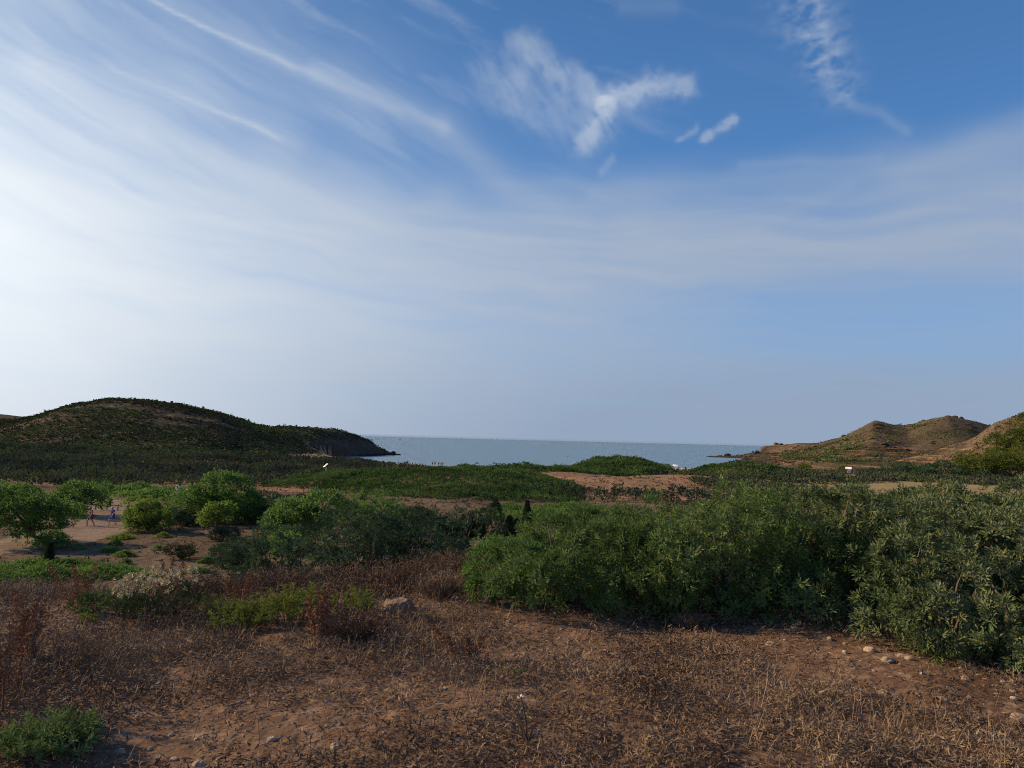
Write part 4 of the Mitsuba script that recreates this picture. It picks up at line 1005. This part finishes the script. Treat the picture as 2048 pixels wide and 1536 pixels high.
leafy_clump('green_shrublet', 'tiny bright green weed at the left below the low green plant', -3.45, 6.25, 0.16, 0.10, 'young_leaf', 356, 20, 0.03, 0.4, 10)
leafy_clump('corner_shrub', 'small dark green narrow leaved shrub in the bottom left corner', -2.20, 3.76, 0.43, 0.25, 'mastic_leaf', 357, 130, 0.040, 0.22, 26, 'shrub', 0.7)
leafy_clump('flowering_bush', 'bush crowned with cream flower heads at the left edge of the slope', -2.98, 6.55, 0.80, 0.38, 'heath_leaf', 358, 110, 0.04, 0.35, 16, 'shrub', 0.5)
rng = np.random.default_rng(359)
P, O = crown(rng, 240, (-3.0, 6.53, float(ground_z(-3.0, 6.55)) + 0.19), (0.42, 0.38, 0.24), 12, 0.4, 0.0)
ok = (P[:, 0] < -2.68) & (P[:, 2] > float(ground_z(-3.0, 6.55)) + 0.23 - 0.25 * np.clip(-3.05 - P[:, 0], 0, 1))
part('flowering_bush', 'flower_heads', *split_uv(foliage(rng, P[ok], unit(O[ok] + [0, 0, 0.6]), 13, 0.014, 0.012, 0.9, 0.016), 'cream_flower'))
# green sprout and dead branching stem
k = 'green_sprout'
z = float(ground_z(0.0, 4.8))
st = [np.array([(0.0, 4.8, z, .004), (-0.01, 4.8, z + .06, .003), (-0.025, 4.8, z + .12, .002), (-0.035, 4.8, z + .17, .0012)]), np.array([(0.0, 4.8, z + .05, .003), (0.05, 4.82, z + .075, .002), (0.13, 4.85, z + .07, .0015)])]
part(k, 'stem', *split_uv(tubes(st, 5), 'dry_twig'))
P = np.vstack([np.linspace([-.012, 4.8, z + .08], [-.035, 4.8, z + .18], 16), np.linspace([.05, 4.82, z + .075], [.14, 4.85, z + .07], 12)])
part(k, 'leaves', *split_uv(foliage(rng, P, unit(rng.normal(0, .4, P.shape) + [0, 0, 1]), 2, 0.026, 0.008, 0.8, 0.003), 'young_leaf'))
label(k, 'lone green sprout with a bent side shoot in the brown straw, centre', 'plant')
k = 'dead_stem'
x, y = 0.13, 3.86
z = float(ground_z(x, y))
rng = np.random.default_rng(361)
trunk = np.array([(x, y, z - .02, .007), (x - .015, y, z + .09, .006), (x - .02, y, z + .17, .005), (x - .045, y, z + .27, .003)])
tips = [(x - .13, y, z + .20), (x - .17, y + .05, z + .13), (x + .06, y - .02, z + .20), (x + .09, y + .03, z + .24), (x - .09, y - .05, z + .24), (x + .03, y, z + .27), (x - .15, y + .02, z + .24), (x + .13, y, z + .16)]
part(k, 'stem', *split_uv(tubes([trunk], 6), 'dry_twig'))
part(k, 'branches', *split_uv(tubes(limbs(rng, (x - .005, y, z + .05), tips, .004, .0012, 0.1), 5), 'dry_twig'))
label(k, 'dead brown branching stem at the bottom, centre', 'plant')
flat('white_petal', (0.80, 0.79, 0.76), 0.6)
P = np.array([[x - .05, y + .0, z + .275], [x - .03, y, z + .28], [x - .06, y + .01, z + .26]])
m = split_uv(leaves(np.repeat(P, 3, 0), unit(rng.normal(size=(9, 3)) + [0, -.5, .6]), rng.normal(size=(9, 3)), 0.016, 0.012, 0.5), 'white_petal')
part('white_flower', 'petals', *m)
part('white_flower', 'stalk', *split_uv(tubes([[(x - .045, y, z + .255, .0012), (x - .046, y, z + .265, .0012), (x - .045, y, z + .279, .001)]], 5), 'dry_twig'))
label('white_flower', 'tiny white papery flower at the tip of the dead stem', 'flower')

# ---------------------------------------------------------------- people
flat('skin_tan', (0.30, 0.165, 0.105), 0.6), flat('skin_pale', (0.46, 0.29, 0.21), 0.6)
flat('hair_dark', (0.025, 0.018, 0.014), 0.6), flat('hair_fair', (0.38, 0.27, 0.13), 0.6)
flat('cloth_blue', (0.035, 0.07, 0.27), 0.9), flat('cloth_navy', (0.018, 0.026, 0.07), 0.9), flat('cloth_white', (0.78, 0.77, 0.73), 0.9), flat('cloth_sky', (0.33, 0.46, 0.62), 0.9)
flat('cloth_brown', (0.12, 0.065, 0.045), 0.9), flat('cloth_rose', (0.34, 0.17, 0.15), 0.9), flat('cloth_black', (0.02, 0.02, 0.022), 0.9), flat('cloth_red', (0.36, 0.05, 0.04), 0.9)
flat('wood_grey', (0.26, 0.21, 0.165), 0.85), flat('paint_white', (0.80, 0.79, 0.74), 0.6), flat('panel_grey', (0.36, 0.37, 0.38), 0.6), flat('print_grey', (0.30, 0.31, 0.30), 0.7), flat('wood_dark', (0.07, 0.05, 0.038), 0.85)


def bones(list_, seg_=10):
    """hulls of pairs of spheres, joined into one body"""
    hulls = []
    for a, ra, b, rb in list_:
        hulls.append(Manifold.batch_hull([Manifold.sphere(ra, seg_).translate(tuple(map(float, a))), Manifold.sphere(rb, seg_).translate(tuple(map(float, b)))]))
    return Manifold.batch_boolean(hulls, m3.OpType.Add)


def mesh_of(man, edge=None, rounds=6):
    if edge:
        man = man.refine_to_length(edge)
    g = man.to_mesh()
    t = trimesh.Trimesh(np.array(g.vert_properties)[:, :3], np.array(g.tri_verts), process=True)
    return trimesh.smoothing.filter_taubin(t, iterations=rounds) if edge else t


def figure(pose, fine):
    """(body, hair, top, shorts, hat) meshes of a person 1.72 m tall, feet at the origin, looking along +y"""
    seg_ = 12 if fine else 8
    sit, walk, bend = pose == 'sit', pose == 'walk', pose == 'bend'
    dz = -0.74 if sit else 0.0
    lean = 0.16 if bend else (0.05 if walk else 0.0)
    pel, chest, neck, head = np.array([0, 0, .95 + dz]), np.array([0, lean, 1.27 + dz]), np.array([0, lean * 1.6, 1.47 + dz]), np.array([0, lean * 1.9 + .025, 1.61 + dz])
    B, top, low = [], [], []
    trunk = [((-.08, 0, .95 + dz), .105, (.08, 0, .95 + dz), .105), ((-.07, lean * .5, 1.10 + dz), .10, (.07, lean * .5, 1.10 + dz), .10), ((-.10, lean, 1.30 + dz), .105, (.10, lean, 1.30 + dz), .105)]
    trunk += [(pel, .12, chest, .125), ((-.10, lean, 1.36 + dz), .085, (.10, lean, 1.36 + dz), .085), ((-.17, lean, 1.40 + dz), .062, (.17, lean, 1.40 + dz), .062)]
    B += trunk + [(chest, .09, neck, .052), (neck, .05, head - [0, .01, .04], .062), (head, .088, head + [0, .0, .03], .092), (head + [0, .045, -.055], .048, head + [0, .06, -.02], .05)]
    B += [(head + [0, .09, -.005], .014, head + [0, .10, -.03], .018), (head + [0, .085, -.058], .018, head + [0, .088, -.07], .016)]
    B += [(head + [s * .088, .0, -.005], .018, head + [s * .09, -.01, -.03], .014) for s in (-1, 1)] + [(head + [s * .03, .078, .01], .014, head + [s * .04, .076, .008], .012) for s in (-1, 1)]
    for s in (-1, 1):
        sw = .26 * s if walk else 0.0
        sh = np.array([s * .195, lean, 1.39 + dz])
        el = sh + ([s * .05, -.30 * sw / .26 * .45 if walk else .02, -.28] if not sit else [s * .05, .12, -.25])
        wr = el + ([s * .01, .10 - .25 * sw, -.24] if not sit else [-s * .05, .20, -.02])
        d = unit(wr - el)
        B += [(sh, .055, el, .041), (el, .041, wr, .028)]
        palm = wr + d * .075
        B.append((wr, .026, palm, .034))
        side = unit(np.cross(d, [s, .3, .1]))
        for i, (o, L) in enumerate(((-.028, .062), (-.010, .075), (.010, .070), (.027, .055))):
            r0 = palm + side * o + d * .012
            r1 = r0 + d * L * .5
            r2 = r1 + unit(d + np.array([-s * .5, .2, 0])) * L * .5
            B += [(r0, .0105, r1, .0095), (r1, .0095, r2, .008)]
        t0 = wr + d * .03 - side * .025
        B += [(t0, .013, t0 - side * .028 + d * .03, .011), (t0 - side * .028 + d * .03, .011, t0 - side * .03 + d * .062, .009)]
        hip = np.array([s * .09, 0, .90 + dz])
        if sit:
            kn, an = np.array([s * .12, .42, .42]), np.array([s * .12, .52, .08])
        else:
            kn = hip + [s * .01, .12 + sw * .75 if walk else .02, -.42]
            an = kn + [0, -.05 - .22 * (s < 0) if walk else -.03, -.40]
        to = an + [s * .02, .16, -.04]
        B += [(hip, .088, kn, .056), (kn, .055, an + (kn - an) * .62, .056), (an + (kn - an) * .62, .055, an, .037), (an - [0, .03, .03], .038, to, .026)]
        top += [(sh, .066, sh + (el - sh) * .55, .058)]
        low += [(hip, .106, hip + (kn - hip) * .62, .088)]
    lowest = min(min(a[2] - ra, b[2] - rb) for a, ra, b, rb in B)
    up_ = lambda L, g: [(np.asarray(a, float) - [0, 0, lowest], ra + g, np.asarray(b, float) - [0, 0, lowest], rb + g) for a, ra, b, rb in L]  # noqa: E731
    body = mesh_of(bones(up_(B, 0), seg_), 0.03 if fine else None)
    hair = mesh_of(bones(up_([(head + [0, -.02, .03], .103, head + [0, -.035, -.02], .098), (head + [0, -.05, -.05], .075, head + [0, -.055, -.11], .05)], 0), seg_ + 4))
    shirt = mesh_of(bones(up_(trunk[1:], .014) + up_(top, 0), seg_ + 2), 0.04 if fine else None, 4)
    shorts = mesh_of(bones(up_(trunk[:1] + [((-.07, 0, 1.04 + dz), .11, (.07, 0, 1.04 + dz), .11)], .018) + up_(low, 0), seg_ + 2), 0.04 if fine else None, 4)
    c_ = head - [0, 0, lowest]
    ring = lambda r, z: (r, z)  # noqa: E731
    hat = trimesh.creation.revolve(np.array([ring(0.001, .125), ring(.07, .12), ring(.105, .075), ring(.11, .045), ring(.19, .03), ring(.19, .022), ring(.105, .03), ring(.09, .06), ring(0.001, .10)]), sections=20)
    hat.apply_translation(c_)
    return body, hair, shirt, shorts, hat


FIG = {}


def person(x, y, heading, pose, text, skin='skin_tan', hair='hair_dark', top=None, low='cloth_navy', hat=None, group=None, fine=False, scale=1.0, z=None):
    if (pose, fine) not in FIG:
        FIG[pose, fine] = [mikit.ply(m, 'skin_tan', smooth=45) for m in figure(pose, fine)]
    key = number('person')
    body, hr, sh, st, ht = FIG[pose, fine]
    to = T().translate([x, y, float(ground_z(x, y)) if z is None else z]).rotate([0, 0, 1], heading).scale(scale)
    for name, src, mat in (('body', body, skin), ('hair', hr, hair), ('shirt', sh, top), ('shorts', st, low), ('hat', ht, hat)):
        if mat:
            scene[f'{key}__{name}'] = {**src, 'bsdf': {'type': 'ref', 'id': mat}, 'to_world': to}
    label(key, text, 'person', group)
    return key


person(-38.7, 69.8, 165, 'walk', 'person in rose and brown walking on the pale path, left of the one in blue', 'skin_tan', 'hair_dark', 'cloth_rose', 'cloth_brown', fine=True)
k = number('shoulder_bag')
sb = trimesh.creation.box((0.26, 0.12, 0.30)).subdivide()
gz_ = float(ground_z(-38.7, 69.8))
part(k, 'bag', (sb.vertices * (1 - 0.12 * np.abs(sb.vertices[:, 2:]) / 0.15) + [-38.42, 69.7, gz_ + 0.92], sb.faces), 'cloth_brown')
part(k, 'strap', *split_uv(tubes([[(-38.5, 69.62, gz_ + 1.06, .012), (-38.55, 69.6, gz_ + 1.3, .012), (-38.66, 69.68, gz_ + 1.47, .012), (-38.78, 69.8, gz_ + 1.50, .012)]], 5), 'cloth_white'))
label(k, 'brown bag with a pale strap carried by the person in rose', 'bag')
person(-37.1, 70.6, 160, 'walk', 'fair haired person in a blue top and blue shorts walking on the path', 'skin_pale', 'hair_fair', 'cloth_blue', 'cloth_blue', fine=True)
person(-41.3, 93.5, 200, 'bend', 'person in white with a pale hat, half hidden behind the light green shrub', 'skin_tan', 'hair_dark', 'cloth_white', 'cloth_white', 'cloth_white', z=float(ground_z(-41.3, 93.5)) + 0.55)
person(-40.3, 94.2, 170, 'stand', 'person in white top behind the shrubs, left one of the two side by side', 'skin_tan', 'hair_dark', 'cloth_white', 'cloth_navy', z=float(ground_z(-40.3, 94.2)) + 0.45)
person(-39.7, 94.0, 190, 'stand', 'person in pale blue top behind the shrubs, right one of the two', 'skin_tan', 'hair_dark', 'cloth_sky', 'cloth_navy', z=float(ground_z(-39.7, 94)) + 0.45)
for i, (x, y, a, pose, t, top) in enumerate([
        (-40.6, 297, 20, 'walk', 'dark figure striding on the beach, leftmost beside the scrub hump', 'cloth_black'), (-31.0, 299, 170, 'stand', 'beach figure left of the pair of tall ones', None), (-30.2, 301, 10, 'stand', 'tallest beach figure, in dark clothes', 'cloth_black'),
        (-28.8, 302, 200, 'stand', 'beach figure right of the tallest one', None), (-27.9, 303, 150, 'walk', 'beach figure second from the right of the standing group', 'cloth_navy'), (-27.1, 302, 30, 'stand', 'beach figure at the right end of the standing group', None),
        (-35.6, 296, 90, 'sit', 'figure sitting on the sand between the walker and the standing group', 'cloth_red'), (-34.3, 294, 60, 'sit', 'figure sitting on the sand, just left of the standing group', None), (-19.6, 300, 0, 'stand', 'lone bather at the water edge left of the blue parasol', None),
        (-14.6, 299.5, 60, 'sit', 'figure sitting under the blue parasol, left side', 'cloth_black'), (-12.4, 300, 300, 'sit', 'figure sitting under the blue parasol, right side', None), (-11.3, 300.4, 20, 'sit', 'figure sitting just right of the blue parasol', 'cloth_navy'),
        (-98.2, 372, 90, 'stand', 'tiny figure on the far left end of the beach', 'cloth_white'), (-87.2, 373, 270, 'walk', 'tiny figure walking along the water at the far left beach', None), (70.5, 301, 10, 'stand', 'beach figure right of the white parasol', 'cloth_black'),
        (74.2, 303, 0, 'sit', 'figure sitting right of the one by the white parasol', 'cloth_white'), (-156, 322, 100, 'walk', 'tiny figure on the track up the dark hill, left one of two', 'cloth_white'), (-154.2, 323.5, 100, 'walk', 'tiny figure on the track up the dark hill, right one of two', 'cloth_white'),
        (-108.8, 303, 60, 'walk', 'tiny pale figure at the foot of the dark hill near the beach', 'cloth_white')]):
    person(x, y, a, pose, t, 'skin_tan', 'hair_dark', top, 'cloth_navy' if i % 2 else 'cloth_black', group='people on the beach and the hill')
person(39.5, 516, 90, 'stand', 'dark figure standing on a board on the sea, left of the seated one', 'skin_tan', 'hair_dark', 'cloth_black', 'cloth_black', z=0.12)
person(43.4, 518, 90, 'sit', 'dark figure sitting on a board on the sea', 'skin_tan', 'hair_dark', 'cloth_black', 'cloth_black', z=0.12)
person(125, 696, 90, 'stand', 'lone dark figure standing on a pale board far out on the sea', 'skin_tan', 'hair_dark', 'cloth_black', 'cloth_black', z=0.12, scale=1.1)
for x, y, t in ((39.5, 516, 'paddle board under the standing dark figure'), (43.4, 518.1, 'paddle board under the seated dark figure'), (125, 696, 'pale paddle board farthest out, under the lone figure')):
    s = trimesh.creation.icosphere(subdivisions=3)
    v = s.vertices * [1.6, 0.38, 0.10]
    v[:, 2] += 0.10 * (v[:, 0] / 1.6) ** 2 + 0.03
    k = number('paddle_board')
    scene[k] = mikit.ply((v + [x, y, 0], s.faces), 'paint_white', smooth=True)
    label(k, t, 'board')


# ---------------------------------------------------------------- parasols, signs, boats, stakes
def box(cx, cy, cz, a, b, c_, bevel=0.08):
    m = trimesh.creation.box((a, b, c_))
    return m.vertices + [cx, cy, cz], m.faces


def turned(mesh, origin, rz=0.0, rx=0.0):
    v, f = np.asarray(mesh[0], float), mesh[1]
    cx_, sx_, cz_, sz_ = math.cos(rx), math.sin(rx), math.cos(rz), math.sin(rz)
    v = v @ np.array([[1, 0, 0], [0, cx_, -sx_], [0, sx_, cx_]]).T @ np.array([[cz_, -sz_, 0], [sz_, cz_, 0], [0, 0, 1]]).T
    return v + origin, f


def parasol(x, y, w, h, mat, text, tilt=0.0):
    k = number('parasol')
    z = float(ground_z(x, y))
    prof = np.array([(0.001, .30), (w * .18, .27), (w * .36, .15), (w * .5, 0), (w * .5, -.10), (w * .49, -.10), (w * .48, 0), (w * .34, .12), (0.001, .26)])
    c_ = trimesh.creation.revolve(prof, sections=8)
    part(k, 'canopy', turned((c_.vertices, c_.faces), (x, y, z + h - .3), 0.3, tilt), mat)
    part(k, 'pole', *split_uv(tubes([[(x, y, z - .2, .025), (x, y, z + h * .5, .025), (x, y, z + h, .02)]], 8), 'paint_white'))
    label(k, text, 'parasol')


parasol(-13.4, 299, 2.1, 2.1, 'cloth_navy', 'dark blue parasol on the beach at the water edge')
parasol(66.6, 300, 3.0, 2.2, 'cloth_white', 'white parasol on the beach behind the right sandy dune', 0.25)
x, y = -34.2, 139.5
z = float(ground_z(x, y)) + 0.55
part('lectern_sign', 'post', box(x, y, z + 0.30, 0.20, 0.16, 1.9), 'paint_white')
part('lectern_sign', 'panel', turned(box(0, 0, 0, 1.25, 0.95, 0.05), (x - .12, y, z + 1.52), -1.15, 0.75), 'paint_white')
part('lectern_sign', 'frame', turned(box(0, 0, -0.05, 1.35, 1.05, 0.05), (x - .12, y, z + 1.52), -1.15, 0.75), 'wood_dark')
for i in range(5):
    part('lectern_sign', 'text_line', turned(box(-0.05 + 0.03 * (i % 2), 0.26 - 0.13 * i, 0.028, 0.8 - 0.12 * (i % 3), 0.035, 0.004), (x - .12, y, z + 1.52), -1.15, 0.75), 'print_grey')
label('lectern_sign', 'pale slanted information lectern on a white post in the dark scrub', 'sign')
x, y = 114.2, 252.5
z = float(ground_z(x, y)) + 0.75
part('information_board', 'post', box(x - .5, y, z + .2, .14, .14, 3.4), 'wood_dark')
part('information_board', 'post', box(x + .62, y, z + .2, .14, .14, 3.4), 'wood_dark')
part('information_board', 'board', box(x + .06, y - .09, z + .80, 1.05, .05, 1.3), 'paint_white')
part('information_board', 'roof', turned(box(0, 0, 0, 1.95, 1.2, .10), (x - .05, y - .1, z + 1.85), -0.55, 0.62), 'paint_white')
part('information_board', 'map_print', box(x + .08, y - .122, z + .62, .38, .006, .42), 'print_grey')
label('information_board', 'white roofed information board on posts below the right hills', 'sign')
x, y = 116.5, 253
part('notice_board', 'panel', box(x, y - .07, z + .75, .75, .05, 1.35), 'panel_grey')
part('notice_board', 'frame', box(x, y - .03, z + .75, .90, .05, 1.5), 'wood_dark')
part('notice_board', 'post', box(x, y + .06, z, .14, .14, 3.0), 'wood_dark')
label('notice_board', 'narrow grey notice board right of the white roofed one', 'sign')
x, y = -45.2, 83.5
z = float(ground_z(x, y))
part('path_sign', 'post', box(x, y + .05, z + .6, .09, .09, 1.5), 'wood_dark')
part('path_sign', 'frame', box(x, y, z + 1.15, .66, .06, .78), 'wood_dark')
part('path_sign', 'plate', box(x, y - .04, z + 1.28, .42, .03, .30), 'panel_grey')
part('path_sign', 'plate', box(x, y - .04, z + .95, .40, .03, .18), 'panel_grey')
label('path_sign', 'small dark framed sign with pale plates where the path leaves the trees', 'sign')
part('wooden_barrier', 'rail', *split_uv(tubes([[(x - .6, y - .6, z + .62, .06), (x + .9, y - .5, z + .60, .06), (x + 2.3, y - .4, z + .55, .06)]], 8), 'wood_grey'))
for dx in (-.4, .9, 2.1):
    part('wooden_barrier', 'post', *split_uv(tubes([[(x + dx, y - .5, z - .1, .07), (x + dx, y - .5, z + .3, .07), (x + dx, y - .5, z + .66, .065)]], 8), 'wood_grey'))
label('wooden_barrier', 'low wooden rail across the path behind the two walkers', 'barrier')
x, y = -17.1, 44.9
z = float(ground_z(x, y))
scene['stake'] = mikit.ply(split_uv(tubes([[(x - .12, y, z - .2, .022), (x, y, z + .8, .022), (x + .28, y, z + 1.9, .020)]], 6), 'wood_dark')[0], 'wood_dark')
label('stake', 'thin dark leaning stake in the bare dirt', 'stake')
for x, y, L, t in ((-403, 2260, 11, 'small pale boat on the horizon just right of the headland'), (-320, 2160, 12, 'pale motor boat on the horizon, second from the headland'), (330, 2700, 11, 'tiny pale boat near the horizon, right of the middle')):
    k = number('boat')
    sec = [(-.5, .5, .55), (-.45, .52, .62), (0, .55, .70), (.3, .42, .85), (.5, .03, 1.05)]
    v = np.array([(s * L, w_ * 3.0 * sd, zz) for s, w_, top_ in sec for sd, zz in ((-1, top_ * 1.6), (-.6, -.2), (.6, -.2), (1, top_ * 1.6))])
    f = [[i * 4 + a, i * 4 + b, i * 4 + 4 + b, i * 4 + 4 + a] for i in range(4) for a, b in ((0, 1), (1, 2), (2, 3), (3, 0))]
    part(k, 'hull', (v + [x, y, 0], np.array(f + [[0, 3, 2, 1]])), 'paint_white')
    part(k, 'cabin', box(x - .3, y, 1.9, L * .34, 2.0, 1.7), 'paint_white')
    part(k, 'window', box(x - .3, y - 1.01, 2.2, L * .28, .03, .6), 'cloth_black')
    label(k, t, 'boat')

# rocks
rng = np.random.default_rng(401)
for i, (x, y, s, t) in enumerate([(402, 676, 2.6, 'pale boulder on the summit of the higher right peak'), (398, 678, 2.2, 'pale boulder left on the summit of the higher right peak'), (408, 675, 2.4, 'pale boulder right on the summit of the higher right peak'), (374, 700, 2.0, 'pale rock in the saddle between the two right peaks'),
                                  (279, 783, 3.4, 'orange cliff block at the seaward end of the right ledges'), (282, 779, 3.0, 'orange cliff block behind the seaward one'), (218, 716, 3.0, 'dark rock at the root of the low reef on the right shore'), (205, 706, 2.6, 'dark rock in the middle of the low reef'), (197, 702, 2.2, 'dark rock at the outer end of the low reef'),
                                  (190, 608, 2.0, 'dark rock in the shallows below the ledges'), (-78, 499, 2.2, 'dark rock at the tip of the left headland'), (-75, 501, 1.5, 'outermost low rock off the left headland'), (-83, 488, 2.2, 'dark rock at the foot of the left headland cliff'), (-55, 262, 1.0, 'brown rock at the scrub hump left of the beach'), (-44, 258, 1.3, 'orange brown rock in the sandy bank left of the beach'), (-41, 262, 1.1, 'second orange brown rock in the sandy bank left of the beach')]):
    k = number('rock')
    v, f = pebble(rng, s, 3, 0.6)
    z = max(float(ground_z(x, y)), 0.0)
    scene[k] = mikit.ply((v + [x, y, z + s * .1], f), 'rocky_material')
    label(k, t, 'rock')

rng = np.random.default_rng(402)
X, Y = rng.uniform(140, 420, 9000), rng.uniform(400, 740, 9000)
zz, cd = ground_z(X, Y), coast_distance(X, Y)
ok = (cd > 1) & (((zz < 15) & (n2(X, Y, 26, 3, 131) > -0.02) & (cd < 120)) | ((zz > 15) & (n2(X, Y, 30, 3, 132) > 0.10)))
X, Y, zz = X[ok][:800], Y[ok][:800], zz[ok][:800]
variants = [pebble(rng, 1.0, 1, 0.55) for _ in range(9)]
out = []
for i in range(len(X)):
    v, f = variants[i % 9]
    out.append((v * min(0.75 * rng.lognormal(0, 0.5), 2.6) * [1.4, 1.4, 1] + [X[i], Y[i], zz[i]], f, np.full((len(v), 2), rng.uniform())))
m = split_uv(merge(out), 'rocky_material')
scene['hill_rocks'] = mikit.ply(m[0], 'rocky_material', uv=m[3])
label('hill_rocks', 'loose brown rocks and ledge blocks strewn over the hill right of the bay', 'rocks', kind='stuff')

# line of foam where the swell runs up the beach
cl = densify([(-108, 404), (-85, 386), (-60, 345), (-43, 325), (-4, 315), (40, 330), (78, 363), (120, 400), (146, 440)], 1.5)
dd = unit(np.gradient(cl, axis=0))
nn = np.stack([-dd[:, 1], dd[:, 0]], -1)
wv = 2.2 + 2.6 * (n2(cl[:, 0], cl[:, 1], 9, 3, 77) + 0.4)
a_, b_ = cl + nn * 0.2, cl + nn * wv[:, None]
v = np.vstack([np.column_stack([a_, 0 * a_[:, 0] + .05]), np.column_stack([b_, 0 * b_[:, 0] + .03])])
i = np.arange(len(cl) - 1)
flat('foam_white', (0.72, 0.74, 0.75), 0.9)
scene['surf'] = mikit.ply((v, np.vstack([np.stack([i, i + 1, i + 1 + len(cl)], 1), np.stack([i, i + 1 + len(cl), i + len(cl)], 1)])), 'foam_white')
label('surf', 'thin white line of foam along the beach', 'foam', kind='structure')
